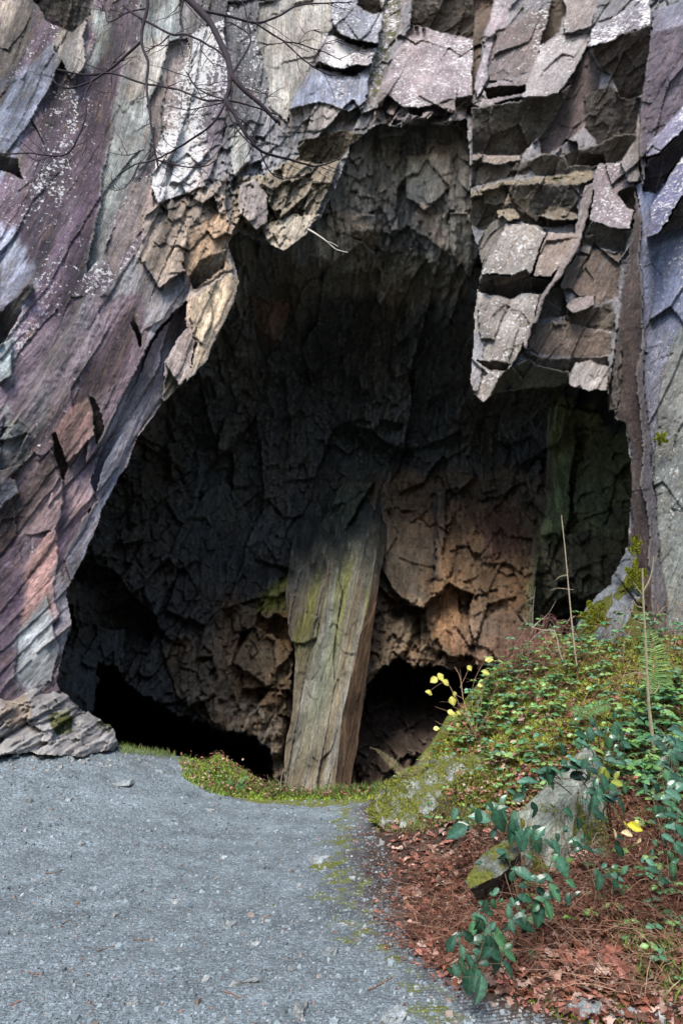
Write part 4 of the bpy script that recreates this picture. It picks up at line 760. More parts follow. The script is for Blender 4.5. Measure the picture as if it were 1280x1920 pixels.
def sheet_rock(name, poly, depth, mat, polys, fac, label, cat, back=40, bulge=.8, jagk=6, seed=500, base_rel=1.0):
    """free-standing rough rock: front surface from traced outline, curving back to a thick rim"""
    p = np.array(poly, float); lo = p.min(0)-6; hi = p.max(0)+6
    gx = np.arange(lo[0], hi[0], 2.0); gy = np.arange(lo[1], hi[1], 2.0); PX, PY = np.meshgrid(gx, gy)
    t = TPS([q[:2] for q in depth], [q[2] for q in depth], 1e-3); Y0 = t(PX, PY); W0 = P(PX, PY, Y0); X0, Z0 = W0[..., 0], W0[..., 2]
    sd = sdist(PX+jagk*fbm(PX/18, PY/18, seed, 4), PY+jagk*fbm(PX/18, PY/18, seed+1, 4), p)
    Y = Y0 + bulge*smooth(-back, 0, sd)**1.6*(1-smooth(hi[1]-60, hi[1]-25, PY))
    col = np.ones(PX.shape+(3,))*np.array(polys[0][1]); moss = np.full(PX.shape, polys[0][2]); li = np.full(PX.shape, polys[0][3])
    wx = PX+6*fbm(PX/20, PY/20, seed+2, 4); wy = PY+6*fbm(PX/20, PY/20, seed+3, 4)
    for q in polys[1:]:
        m = inpoly(wx, wy, q[0]); col = np.where(m[..., None], np.array(q[1]), col); moss = np.where(m, q[2], moss); li = np.where(m, q[3], li)
    d = 0
    for k, (ang, su, sv, amp, tilt, sh) in enumerate(fac): d = d + facets(X0, Z0, R(ang), su, sv, amp, tilt, seed+20+k*5, sh)
    Y = Y - d - .02*fbm(X0*9, Z0*9, seed+60, 4); W = P(PX, PY, Y)
    ins = sd < 0; ny, nx = PX.shape; idx = np.arange(ny*nx).reshape(ny, nx)
    quad = np.stack([idx[:-1, :-1], idx[1:, :-1], idx[1:, 1:], idx[:-1, 1:]], -1); keep = ins[:-1, :-1] & ins[1:, :-1] & ins[1:, 1:] & ins[:-1, 1:]
    kp = np.pad(keep, 1)
    def ed(nx_, va, vb):
        s = keep & ~nx_; return np.stack([va[s], vb[s]], -1)
    E = np.concatenate([ed(kp[1:-1, 2:], quad[..., 3], quad[..., 2]), ed(kp[1:-1, :-2], quad[..., 1], quad[..., 0]), ed(kp[2:, 1:-1], quad[..., 2], quad[..., 1]), ed(kp[:-2, 1:-1], quad[..., 0], quad[..., 3])])
    u, inv = np.unique(E, return_inverse=True); inv = inv.reshape(E.shape); V = W.reshape(-1, 3); tone = (1+.3*fbm(X0*3, Z0*3, seed+70, 4))[..., None]
    cc = (col*tone).reshape(-1, 3); ax = np.stack([li, moss, moss*0+1], -1).reshape(-1, 3)
    rim = CAM0 + (V[u]-CAM0)*1.07; n0 = len(V); allF = np.vstack([quad[keep], np.stack([E[:, 0], E[:, 1], n0+inv[:, 1], n0+inv[:, 0]], -1)])
    V = np.vstack([V, rim]); cc = np.vstack([cc, cc[u]]); ax = np.vstack([ax, ax[u]]); uu, iv = np.unique(allF, return_inverse=True)
    V = V[uu]; o = mk(name, V, iv.reshape(allF.shape), mat, None, {'Col': cc[uu], 'Aux': ax[uu]}, True, [V[:, 0].mean(), V[:, 1].mean(), V[:, 2].min()])
    return tag(o, label, cat)
CAM0 = np.array([0, 0, CAM_Z])
sheet_rock('rock_outcrop', [(-60,1300),(-20,1310),(30,1312),(62,1288),(84,1296),(106,1284),(128,1304),(150,1330),(168,1334),(188,1348),(206,1354),(216,1376),(224,1392),(214,1408),(150,1420),(60,1414),(-60,1425)],
           [(-60,1320,8.6),(-60,1400,8.3),(60,1300,9.2),(60,1400,8.75),(150,1340,9.6),(150,1400,9.3),(220,1395,9.9),(220,1340,10.1)], M_left,
           [(0,(.30,.285,.275),.05,.3),([(0,1310),(50,1300),(60,1340),(20,1370),(0,1360)],(.30,.24,.19),0,.2),([(90,1340),(130,1330),(140,1370),(110,1385)],(.2,.2,.1),.45,.2),([(180,1350),(214,1360),(205,1380),(190,1370)],(.3,.3,.25),.45,.2)],
           [(50,.22,.42,.26,.7,.1),(42,.09,.24,.10,.7,.1),(60,.035,.09,.035,.6,.1)], 'jagged grey slate outcrop at the foot of the left cliff', 'rock outcrop', bulge=.35, back=26, seed=510)
sheet_rock('mossy_slab', [(1072,1200),(1082,1170),(1098,1140),(1118,1112),(1142,1098),(1150,1070),(1166,1040),(1178,1018),(1196,1000),(1206,1010),(1210,1060),(1218,1120),(1240,1200),(1244,1290),(1180,1290),(1100,1260)],
           [(1072,1200,9.6),(1150,1070,9.9),(1200,1000,10.0),(1240,1250,9.2),(1150,1250,9.0),(1130,1150,9.5)], M_right,
           [(0,(.19,.21,.225),.12,.3),([(1080,1190),(1100,1140),(1146,1110),(1148,1140),(1120,1180),(1095,1205)],(.25,.26,.2),.72,0),([(1150,1118),(1176,1076),(1202,1050),(1206,1085),(1180,1110),(1160,1128)],(.2,.2,.1),.85,0),([(1170,1025),(1198,996),(1206,1030),(1190,1045)],(.2,.2,.1),.8,0),([(1170,1180),(1190,1130),(1210,1120),(1215,1180),(1190,1210)],(.2,.2,.1),.8,0)],
           [(62,.3,.9,.18,.3,.05),(60,.10,.35,.05,.4,.1)], 'blue grey slab with thick green moss leaning on the right cliff foot', 'rock', bulge=.6, back=30, seed=560)
# moss cushions clinging to the upright fin
def cushion(a, b_, Yc, wpx_, hpx, lb, seed):
    acc = Acc(); s = Yc/1366; n = int(520*wpx_*hpx/900)+120
    th = rng.random(n)*6.283; rad = .62+.38*np.sin(th*2+seed*1.7)*np.cos(th*3+seed)+.25*np.sin(th*5+seed*3); r = np.sqrt(rng.random(n))*np.clip(rad, .3, 1.2); X_ = a+np.cos(th)*r*wpx_/2; Y_ = b_+np.sin(th)*r*hpx/2
    C_ = P(X_, Y_, Yc - .035*(1-r**2) - .02*rng.random(n)); sz = .010+.014*rng.random(n)
    dirs = rng.normal(size=(n, 3)); dirs[:, 1] -= 1.2; dirs /= np.linalg.norm(dirs, axis=1)[:, None]; e = rng.normal(size=(n, 3)); e -= (e*dirs).sum(1)[:, None]*dirs; e /= np.linalg.norm(e, axis=1)[:, None]; f2 = np.cross(dirs, e)
    V = np.stack([C_-e*sz[:, None], C_+e*sz[:, None], C_+f2*sz[:, None]*.9+dirs*sz[:, None]*.6, C_-f2*sz[:, None]*.9+dirs*sz[:, None]*.3], 1)
    base = np.arange(n)*4; Fq = np.stack([base, base+3, base+1, base+2], -1); col = np.array((.22,.24,.03))*(.5+rng.random(n))[:, None]
    acc.V = [V.reshape(-1, 3)]; acc.F = [Fq]; acc.c = [np.repeat(col, 4, 0)]; acc.n = 4*n
    acc.make('moss_cushion', M_moss, None, False, lb, 'moss', None, 'moss cushions on the right cliff foot', origin=P(a, b_+hpx/2, Yc))
cushion(1230,1140,9.75,26,110,'tall cushion of green moss on the upright plank of rock above the fern',1)
cushion(1237,822,9.9,28,26,'small brown green moss tuft high on the right edge wall',2)
cushion(1188,1078,9.5,44,66,'thick moss cushion in the upper part of the blue grey slab',3)
cushion(1112,1152,9.2,62,70,'broad moss cushion on the left edge of the blue grey slab',4)
cushion(1192,1018,9.75,24,44,'moss cushion crowning the tip of the blue grey slab',5)

# ------------------------------------------------------------------ gravel chips
def chips(pos, size, col, name, label, flat=.35):
    n = len(pos); k = 5; th = (np.arange(k)/k*6.283)[None]+rng.random((n, k))*.9+rng.random((n, 1))*6.3
    r = size[:, None]*(.6+.5*rng.random((n, k))); el = .55+.45*rng.random((n, 1)); an = rng.random((n, 1))*3.14
    x = np.cos(th)*r; y = np.sin(th)*r*el; xr = x*np.cos(an)-y*np.sin(an); yr = x*np.sin(an)+y*np.cos(an)
    tx = rng.normal(size=(n, 1))*.22; ty = rng.normal(size=(n, 1))*.22; h = size[:, None]*flat*(.5+rng.random((n, 1)))
    bot = np.stack([xr, yr, xr*tx+yr*ty-size[:, None]*.3], -1); top = np.stack([xr*.78, yr*.78, xr*tx+yr*ty+h+0*xr], -1)
    V = np.concatenate([bot, top], 1)+pos[:, None]; b_ = (np.arange(n)*2*k)[:, None]; j = np.arange(k)
    side = np.stack([b_+j, b_+(j+1) % k, b_+k+(j+1) % k, b_+k+j], -1).reshape(-1, 4)
    t1 = np.stack([b_[:, 0]+k, b_[:, 0]+k+1, b_[:, 0]+k+2, b_[:, 0]+k+3], -1); t2 = np.stack([b_[:, 0]+k, b_[:, 0]+k+3, b_[:, 0]+k+4, b_[:, 0]*0-1], -1)
    a = Acc(); a.V = [V.reshape(-1, 3)]; a.F = [np.concatenate([side, t1, t2])]; a.c = [np.repeat(col, 2*k, 0)]; a.n = n*2*k
    return a.make(name, M_stone, None, False, label, None, 'stuff')
PATH = [(-80,1400),(160,1400),(330,1425),(345,1490),(480,1500),(690,1500),(690,1550),(740,1620),(760,1700),(770,1780),(850,1860),(960,1900),(1130,1925),(1340,1990),(-80,1990)]
n = 42000; pp = sample(PATH, n); sz = .0046*np.exp(rng.normal(size=n)*.62)*(.6+pp[:, 1]/9); sz = np.clip(sz, .003, .034)
tone = .5+.85*rng.random(n)**1.3; cl = np.array((.215,.26,.285))*tone[:, None]; wm = rng.random(n) < .06; cl[wm] = np.array((.30,.24,.21))*tone[wm, None]; br = rng.random(n) < .045; cl[br] = (.36,.41,.42)
chips(pp, sz, cl, 'gravel', 'loose slate chips over the path')
pp = np.vstack([sample([(-20,1400),(160,1398),(330,1415),(340,1440),(-20,1450)], 420), sample([(690,1500),(740,1560),(700,1600),(660,1540)], 90), sample([(900,1870),(1280,1880),(1280,1950),(960,1940)], 160)]); n = len(pp); chips(pp, np.clip(.014*np.exp(rng.normal(size=n)*.55), .006, .06), np.array((.30,.30,.29))*(.5+.8*rng.random(n))[:, None], 'rubble', 'loose broken slate at the foot of the rocks')

def rand_dir(n, up=0.3):
    a = rng.random(n)*6.283; return np.stack([np.cos(a), np.sin(a), up*rng.normal(size=n)], -1)
def upn(n, j=.45):
    v = rng.normal(size=(n, 3))*j; v[:, 2] += 1; return v
SOIL = [(690,1545),(760,1500),(900,1560),(980,1480),(1150,1450),(1290,1430),(1650,1430),(1650,1930),(1100,1920),(960,1880),(850,1840),(770,1780),(760,1700),(740,1620)]
UPPER = [(840,1430),(835,1390),(860,1335),(915,1280),(970,1215),(1060,1175),(1180,1170),(1300,1170),(1650,1200),(1650,1470),(1300,1460),(1150,1450),(980,1470),(900,1440)]
HUMPP = [(335,1425),(345,1412),(400,1412),(450,1440),(480,1465),(560,1484),(700,1484),(690,1500),(560,1502),(470,1500),(390,1488),(345,1462)]
def litter(pp, s0, cols, up=.012):
    n = len(pp); col = np.array(cols)[rng.integers(0, len(cols), n)]*(.55+.8*rng.random(n))[:, None]
    p = pp.copy(); p[:, 2] += up*(.3+1.6*rng.random(n)); leaves(A, p, rand_dir(n, .35), upn(n, .55), s0*(.6+.8*rng.random(n)), col, 'oak', .35*rng.random(), .35)
DRY = [(.34,.15,.115),(.26,.105,.075),(.16,.075,.05),(.36,.22,.17),(.10,.055,.04),(.42,.30,.24),(.25,.10,.06)]
A = Acc(); litter(sample(SOIL, 10500), .062, DRY); litter(sample(SOIL, 4000), .035, DRY, .02); litter(sample(UPPER, 3200), .055, DRY, .04)
litter(sample([(640,1560),(730,1510),(790,1560),(800,1760),(870,1880),(700,1760),(690,1640)], 420), .035, DRY[:3]); litter(sample(HUMPP, 900), .038, DRY, .06); litter(sample([(690,1500),(790,1440),(840,1370),(920,1310),(930,1420),(860,1460),(740,1510)], 400), .045, DRY, .04); litter(sample([(850,1400),(980,1440),(1160,1430),(1180,1500),(960,1560),(830,1500)], 700), .05, DRY, .04); litter(sample(PATH, 260), .020, DRY[:3], .004)
litter(sample([(960,1880),(1290,1850),(1290,1960),(1050,1930)], 300), .04, DRY); litter(sample([(-10,1395),(60,1392),(60,1405),(-10,1408)], 60), .03, DRY)
A.make('leaf_litter', M_dry, None, False, 'pink brown fallen leaves over the bank', None, 'stuff')
# dead bracken stems
A = Acc()
def stems(pp, L, r, cols, lift=.10, k=5):
    for p in pp:
        d = np.array([rng.normal(), rng.normal()*.7-.2, .15*rng.random()]); d /= np.linalg.norm(d); l = L*(.4+rng.random()); t = np.linspace(0, 1, k)[:, None]
        bend = rng.normal(size=3)*.25*l; q = p + np.array([0, 0, .01]) + d*l*t + bend*t*(1-t)*2 + np.array([0, 0, 1])*lift*rng.random()*np.sin(t*2.6)
        q[:, 2] = np.maximum(q[:, 2], ground_f(q[:, 0], q[:, 1])+.004); c = np.array(cols[rng.integers(len(cols))])*(.6+.7*rng.random()); tube(A, q, r*(.6+.8*rng.random()), r*.4, 3, c)
RUST = [(.18,.075,.045),(.25,.12,.075),(.11,.05,.035),(.34,.21,.14)]
stems(sample([(760,1640),(860,1600),(960,1700),(1100,1720),(1000,1830),(860,1830),(770,1780)], 800), .34, .0022, RUST)
stems(sample([(1000,1560),(1290,1480),(1650,1480),(1650,1850),(1290,1780),(1080,1760)], 1900), .34, .0025, RUST, .16)
stems(sample([(950,1760),(1290,1700),(1290,1900),(1050,1860)], 200), .32, .0025, [(.42,.27,.18),(.30,.15,.1)], .08)
stems(sample(UPPER, 800), .42, .0028, RUST, .18); stems(sample([(900,1300),(1000,1215),(1080,1185),(1290,1190),(1290,1330),(1000,1320)], 160), .5, .003, [(.42,.28,.18),(.30,.15,.1)], .5)
stems(sample([(940,1230),(1010,1200),(1060,1240),(960,1290)], 200), .4, .003, [(.36,.17,.15),(.30,.13,.1)], .4)
A.make('dead_bracken', M_dry, None, False, 'rusty dead bracken stems tangled over the bank', None, 'stuff')
# curled brown bracken fronds: small crumpled leaflets
A = Acc()
for poly, n, s in (([(850,1640),(880,1560),(960,1590),(1010,1640),(1030,1720),(900,1700)], 1500, .022), ([(1130,1500),(1290,1480),(1290,1650),(1150,1640)], 1500, .026), ([(1020,1700),(1180,1680),(1250,1760),(1090,1790)], 900, .022), ([(940,1225),(985,1210),(990,1260),(945,1255)], 260, .03)):
    p = sample(poly, n); p[:, 2] += .02+.16*rng.random(n)**1.5; p[:, 1] -= .06*rng.random(n); leaves(A, p, rand_dir(n, .8), upn(n, 1), s*(.5+rng.random(n)), np.array((.17,.085,.055))*(.5+rng.random(n))[:, None], 'oak', .5, .6)
A.make('bracken_frond_litter', M_dry, None, False, 'curled dark brown bracken fronds', None, 'stuff')
# moss tufts
A = Acc()
def moss(pp, s0, c0, j=.5):
    n = len(pp); col = np.array(c0)*(.55+.9*rng.random(n))[:, None]; col[:, 0] *= .8+.5*rng.random(n); leaves(A, pp-[0, 0, .004], rand_dir(n, .2)*.6+[0, 0, 1], rand_dir(n, .2), s0*(.5+rng.random(n)), col, 'blade', .2, .5, 1.1)
moss(sample(UPPER, 42000), .028, (.28,.34,.055)); moss(sample([(850,1400),(980,1440),(1160,1430),(1180,1500),(960,1560),(830,1500)], 5000), .03, (.20,.22,.04)); moss(sample([(690,1500),(790,1440),(840,1370),(920,1310),(930,1420),(860,1460),(740,1510)], 4500), .032, (.28,.33,.055)); moss(sample(HUMPP, 5000), .03, (.24,.36,.06)); moss(sample([(960,1870),(1100,1850),(1290,1880),(1290,1930),(1060,1925)], 5200), .017, (.10,.14,.02))
moss(sample([(700,1500),(860,1440),(980,1490),(960,1560),(720,1560)], 3000), .02, (.17,.20,.03)); moss(sample([(600,1560),(700,1600),(760,1760),(720,1790),(660,1680)], 1200), .008, (.08,.10,.02))
A.make('moss', M_moss, None, False, 'bright green moss over the bank and hump', None, 'stuff')
# grass
A = Acc()
def grass(poly, n, s0, up=1.0):
    p = sample(poly, n); col = np.array((.13,.20,.04))*(.6+.8*rng.random(n))[:, None]; dry = rng.random(n) < .15; col[dry] = (.35,.30,.15)
    leaves(A, p, rand_dir(n, .1)*.5+[0, 0, up], rand_dir(n, .1), s0*(.4+rng.random(n)), col, 'blade', .1, .5, .16)
grass(HUMPP, 1500, .07); grass([(220,1402),(250,1396),(330,1412),(330,1424),(230,1416)], 700, .08); grass([(500,1478),(720,1476),(720,1492),(500,1496)], 900, .10); grass([(1150,1760),(1290,1780),(1290,1900),(1200,1880)], 260, .09); moss(sample([(700,1490),(790,1440),(850,1380),(910,1340),(920,1420),(860,1460),(740,1510)], 100), .03, (.2,.2,.04)) if False else None; grass([(700,1480),(860,1425),(960,1450),(940,1560),(720,1560)], 1100, .07); grass([(700,1540),(800,1540),(790,1570),(700,1565)], 200, .06)
A.make('grass', M_leaf, None, False, 'short grass along the drop at the path end', None, 'stuff')
# bramble and ivy ground cover
A = Acc(); GRN = [(.07,.18,.07),(.11,.25,.10),(.12,.24,.06),(.20,.33,.11),(.09,.21,.12)]
def sprigs(poly, n, s0, h=.12):
    p = sample(poly, n)
    for q in p:
        k = rng.integers(3, 6); top = q + np.array([rng.normal()*.06, rng.normal()*.06-.03, h*(.25+rng.random())]); tube(A, [q, (q+top)/2+rng.normal(size=3)*.01, top], .0022, .0012, 3, (.14,.12,.06))
        a = np.arange(k)/k*5.2+rng.random()*6.28; d = np.stack([np.cos(a), np.sin(a), .15*rng.normal(size=k)], -1); nr = np.array([rng.normal()*.35, -.45+rng.normal()*.3, 1])
        leaves(A, np.repeat(top[None], k, 0)+d*.006, d, np.repeat(nr[None], k, 0)+rng.normal(size=(k, 3))*.12, s0*(.7+.6*rng.random(k)), np.array(GRN[rng.integers(5)])*(.75+.5*rng.random((k, 1))), 'ovate', .18, .25, 1.15)
sprigs([(880,1330),(945,1275),(1000,1215),(1080,1180),(1200,1170),(1290,1190),(1290,1240),(1090,1230),(1000,1270),(900,1350)], 130, .06, .34); sprigs(UPPER, 560, .062); sprigs([(1150,1400),(1290,1280),(1290,1600),(1200,1560)], 150, .075, .25); sprigs([(860,1300),(960,1260),(1080,1190),(1180,1240),(1000,1360),(870,1420)], 150, .06, .2); sprigs([(940,1480),(1180,1420),(1220,1500),(1000,1500)], 70, .05, .1)
sprigs([(690,1500),(790,1440),(840,1370),(920,1310),(930,1420),(860,1460),(740,1510)], 90, .045, .10); sprigs([(700,1480),(860,1430),(960,1450),(940,1560),(720,1550)], 50, .035, .05); sprigs([(1000,1560),(1290,1600),(1290,1760),(950,1760)], 55, .05, .1); sprigs([(1150,1640),(1290,1660),(1290,1860),(1180,1840)], 26, .045, .08); sprigs([(390,1440),(450,1430),(470,1480),(400,1470)], 14, .03, .05)
A.make('bramble_cover', M_leaf, None, False, 'blue green bramble leaves covering the bank', None, 'stuff')

# ------------------------------------------------------------------ single plants
Z6 = lambda x, y: (680+x/2.1333, 1350+y/2.1333)
def broad_plant(name, L, base_px, label, group, lift=.0, dY=.88, cols=None, scale=1.0, yoff=40, stemcol=(.13,.10,.06)):
    hb = hit1(*base_px); e = empty(name, hb, label, 'shrub', group); S = Acc(); A2 = Acc()
    nodes = []
    for it in L:
        x, y, l, an = it[:4]; px, py = Z6(x, y); g = hit1(px, min(py+yoff, 1990)); Yd = g[1]*dY; p = P(px, py, Yd); nodes.append(p)
        ln = l/2.1333*Yd/1240*1.12*scale; a = R(an); d = np.array([math.cos(a), -.35*rng.random()-.05, -math.sin(a)]); base = p-d*ln*.5
        nr = np.array([.45*rng.normal(), -.6, .45+.6*rng.random()]); c = np.array((cols or [(.026,.085,.05),(.045,.12,.075),(.018,.055,.030),(.08,.18,.12),(.05,.13,.06)])[rng.integers(5)])*(.75+.55*rng.random())
        if len(it) > 4: c = np.array(it[4])
        leaves(A2, base[None], d[None], nr[None], np.array([ln]), c, 'ovate', .30, .3, .92)
        for _ in range(2):
            l2 = ln*(.45+.3*rng.random()); a2 = rng.random()*6.28; p2 = base+np.array([rng.normal()*.6, .25+.2*rng.random(), rng.normal()*.6])*ln; d2 = np.array([math.cos(a2), -.2, math.sin(a2)])
            leaves(A2, p2[None], d2[None], np.array([[.5*rng.normal(), -.6, .6]]), np.array([l2]), c*.85, 'ovate', .3, .3, .92); tube(S, [p2, base+[0, .03, -.02]], .0012, .0012, 3, stemcol)
        # petiole back to the stem system
        hub = nodes[int(rng.integers(max(0, len(nodes)-4), len(nodes)))] if len(nodes) > 1 else p
        m_ = base*.5 + (hub*.6+hb*.4)*.5 + np.array([0, .05, .02]); tube(S, spline([base, m_, hub+np.array([0, .06, -.05])], 4), .0016, .003, 4, stemcol)
    nodes = np.array(nodes); o_ = nodes[np.argsort(-nodes[:, 2])]
    for j in range(0, len(o_), max(3, len(o_)//5)):
        q = o_[j]+np.array([0, .06, -.03]); mid = (q*.5+hb*.5)+np.array([.05*rng.normal(), .03, .05]); tube(S, spline([hb-[0, 0, .02], mid, q], 6), .0055, .003, 5, stemcol)
    A2.make('leaves', M_broad, e); S.make('stem', M_bark, e); return e
L1 = [(472,388,70,200),(545,405,80,80),(600,450,80,100),(635,485,70,90),(692,490,75,100),(700,445,50,20),(375,445,75,160),(395,425,50,340),(563,537,52,20),(520,345,50,330),(775,515,60,60),(800,590,75,60),(650,620,70,20),(700,780,80,90),(745,765,60,70),(770,695,60,60),(720,695,50,40),(650,820,70,10),(625,790,50,180),(585,775,40,90),(595,830,40,90),(650,715,50,10),(615,600,40,200),(740,630,40,10),(640,420,40,80,(.35,.33,.05)),(665,430,30,90,(.42,.36,.22)),(820,720,40,120),(560,380,50,40),(605,395,50,110)]
broad_plant('broad_leaved_shrub', L1, Z6(660,870), 'shrub with glossy blue green leaves left of the pointed boulder', 'broad leaved shrubs on the bank')
L2 = [(475,830,62,60),(465,880,55,190),(515,930,85,90),(555,900,75,50),(590,945,50,30),(485,905,60,110),(585,998,58,40),(400,935,40,90),(400,990,55,80),(430,980,55,70),(425,1055,75,100),(470,1090,85,100),(470,1030,45,60),(535,970,70,80),(450,1000,50,60),(480,800,40,30),(545,870,40,30),(505,770,36,20),(520,740,34,90),(440,840,44,100)]
broad_plant('broad_leaved_shrub', L2, Z6(620,900), 'low leafy shoot hanging over the gravel at the bank corner', 'broad leaved shrubs on the bank', yoff=25, dY=.93)
L3 = [(750,225,62,90),(735,200,52,200),(780,205,48,20),(840,180,65,200),(890,180,62,10),(903,230,52,90),(930,208,52,10),(945,180,52,40),(665,240,58,340),(965,255,60,80),(1000,285,50,80),(1035,345,62,60),(925,340,62,100),(995,315,52,20),(915,283,48,190),(950,380,60,20),(945,305,50,90),(1020,255,44,10,(.22,.26,.04)),(640,245,40,190),(850,165,40,20),(970,230,50,100,(.20,.24,.04)),(1090,430,50,20,(.50,.45,.04)),(1055,455,44,200,(.55,.45,.25))]
broad_plant('broad_leaved_shrub', L3, Z6(1000,480), 'leafy spray arching over the top of the pointed boulder', 'broad leaved shrubs on the bank', yoff=130, dY=.86)
L4 = [(1245,300,60,20),(1240,340,62,10),(1230,200,60,30),(1250,230,62,350),(1275,150,60,10),(1235,130,55,200),(1225,475,50,20),(1265,520,45,60),(1160,600,45,200),(1155,575,40,30),(1240,600,45,90),(1240,430,45,0),(1270,100,60,10),(1225,75,50,180),(1215,160,50,190),(1240,385,50,10),(1270,370,55,30),(1260,270,55,160),(1215,225,40,90),(1275,60,55,20),(1250,40,50,200),(1275,450,50,60),(1210,310,40,180),(1250,160,50,60)]
broad_plant('broad_leaved_shrub', L4, Z6(1270,620), 'tall dark green leafy shrub at the right edge of the bank', 'broad leaved shrubs on the bank', yoff=110, dY=.9)
L5 = [(1020,630,50,10),(945,650,55,100),(1030,530,45,60),(850,485,38,190),(862,505,38,30),(905,515,40,10),(1010,660,34,90),(1045,600,34,300),(835,480,30,330)]
broad_plant('broad_leaved_shrub', L5, Z6(980,700), 'small sparse leafy shoot at the foot of the pointed boulder', 'broad leaved shrubs on the bank', yoff=40, dY=.92)
L6 = [(910,60,50,90),(1010,45,48,100),(880,90,44,20),(870,60,44,200),(930,25,40,30),(985,95,44,100),(1040,150,44,60),(1035,175,44,10),(990,160,40,190),(1055,100,40,20),(860,95,40,110),(1025,20,36,20),(950,55,36,10),(1065,170,34,20),(1000,70,36,180)]
broad_plant('broad_leaved_shrub', L6, Z6(960,190), 'leafy shoot just above and behind the pointed boulder tip', 'broad leaved shrubs on the bank', yoff=40, dY=.93)

def twigplant(name, lines, label, cat, Yfn, r, col, group=None, part='stem', leaf=None, leafcol=None, part_leaf='leaves'):
    p0 = P(lines[0][0][0], lines[0][0][1], Yfn(lines[0][0])); e = empty(name, p0, label, cat, group); S = Acc()
    for i, ln in enumerate(lines):
        rr = r if i == 0 else r*.45
        pts = np.array([P(a, b_, Yfn((a, b_))) for a, b_ in ln]); tube(S, spline(pts, 4), rr, rr*.45, 5, col, .25)
    S.make('stem', M_bark, e)
    if leaf:
        A2 = Acc()
        for (a, b_, l, an) in leaf:
            l = l*.72; Yd = Yfn((a, b_)); p = P(a, b_, Yd); an = R(an); d = np.array([math.cos(an), -.2, -math.sin(an)]); ln = l*Yd/1300
            leaves(A2, (p-d*ln*.5)[None], d[None], np.array([[.3*rng.normal(), -.8, .6]]), np.array([ln]), np.array(leafcol)*(.75+.5*rng.random()), 'ovate', .15, .2, 1.35)
        A2.make(part_leaf, M_leaf, e)
    return e
y1 = hit1(1083,1262)[1]
twigplant('sapling', [[(1083,1262),(1076,1210),(1070,1150),(1064,1085),(1058,1020),(1052,966)],[(1066,1105),(1045,1103),(1032,1107)],[(1066,1105),(1075,1106)],[(1061,1078),(1048,1082),(1041,1089)],[(1062,1080),(1065,1068)],[(1071,1160),(1078,1155)]], 'tall thin bare sapling standing against the dark cave', 'sapling', lambda q: y1-.02, .011, (.36,.30,.21), 'bare saplings on the bank')
y2 = hit1(1230,1445)[1]
twigplant('sapling', [[(1230,1445),(1224,1390),(1217,1330),(1213,1270),(1210,1200),(1206,1130),(1204,1066)],[(1206,1108),(1216,1090),(1223,1065),(1225,1045)],[(1206,1118),(1196,1105),(1186,1090)],[(1207,1140),(1195,1137),(1186,1126)],[(1210,1170),(1200,1168),(1190,1164)],[(1213,1265),(1222,1300),(1234,1290),(1235,1278)],[(1211,1265),(1190,1262),(1165,1268)]], 'thicker knotted sapling in front of the upright plank of rock', 'sapling', lambda q: y2-.02, .017, (.28,.25,.16), 'bare saplings on the bank')
y3 = hit1(1060,1255)[1]
twigplant('dead_twig', [[(1060,1255),(1048,1220),(1040,1185),(1020,1182),(998,1176),(985,1165),(980,1158)],[(998,1176),(999,1140),(1003,1100)],[(1000,1120),(988,1126)],[(997,1178),(1010,1165),(1028,1150),(1042,1126)],[(1000,1176),(1018,1160),(1035,1165),(1040,1185)],[(985,1165),(975,1172)],[(1030,1170),(1042,1190),(1050,1215)],[(998,1140),(990,1150)],[(1062,1170),(1070,1155)],[(1020,1182),(1005,1190),(993,1205)]], 'pale branching dead twig arching left of the tall sapling', 'twig', lambda q: y3-.05, .007, (.40,.33,.27))
y4 = hit1(890,1400)[1]
YL = [(813,1275,22,150),(826,1270,24,60),(836,1280,20,45),(917,1237,22,350),(911,1261,22,20),(880,1253,16,60),(803,1297,16,200),(848,1315,24,80),(845,1336,18,20),(850,1340,16,60),(860,1337,14,30),(818,1366,16,350),(858,1360,12,80),(900,1285,14,0),(806,1301,12,20),(852,1302,14,90)]
twigplant('yellow_leaved_shrub', [[(892,1385),(880,1350),(868,1310),(862,1270),(852,1250)],[(885,1370),(865,1330),(845,1290),(830,1280),(805,1296)],[(890,1375),(885,1320),(888,1280),(905,1245),(920,1236)],[(888,1380),(860,1365),(835,1362),(815,1352)],[(885,1375),(850,1340),(815,1325)],[(880,1360),(870,1320),(862,1255)],[(892,1380),(895,1330),(912,1265)],[(885,1378),(840,1375),(820,1367)],[(890,1378),(900,1330),(905,1290),(900,1283)],[(868,1310),(850,1300),(842,1285)],[(893,1380),(912,1340),(925,1300),(940,1270)],[(893,1380),(905,1350),(935,1310)],[(862,1290),(875,1262),(878,1250)],[(880,1350),(858,1330),(848,1325)],[(945,1290),(950,1250),(937,1230)],[(945,1290),(985,1250),(1000,1230)]], 'thin twiggy shrub with a few yellow leaves against the dark hollow', 'shrub', lambda q: y4-.1+.002*abs(q[0]-880), .006, (.38,.25,.16), None, 'stem', YL, (.46,.43,.10))
y5 = hit1(527,1492)[1]
twigplant('dead_twig', [[(527,1492),(526,1470),(529,1452),(531,1441)],[(527,1472),(519,1462),(512,1456)],[(528,1466),(540,1467),(549,1464)],[(526,1480),(540,1478),(549,1476)],[(512,1475),(504,1465),(501,1452)],[(527,1488),(515,1480),(512,1475)]], 'small forked dead twig upright in front of the rock pillar', 'twig', lambda q: y5, .006, (.38,.30,.24))
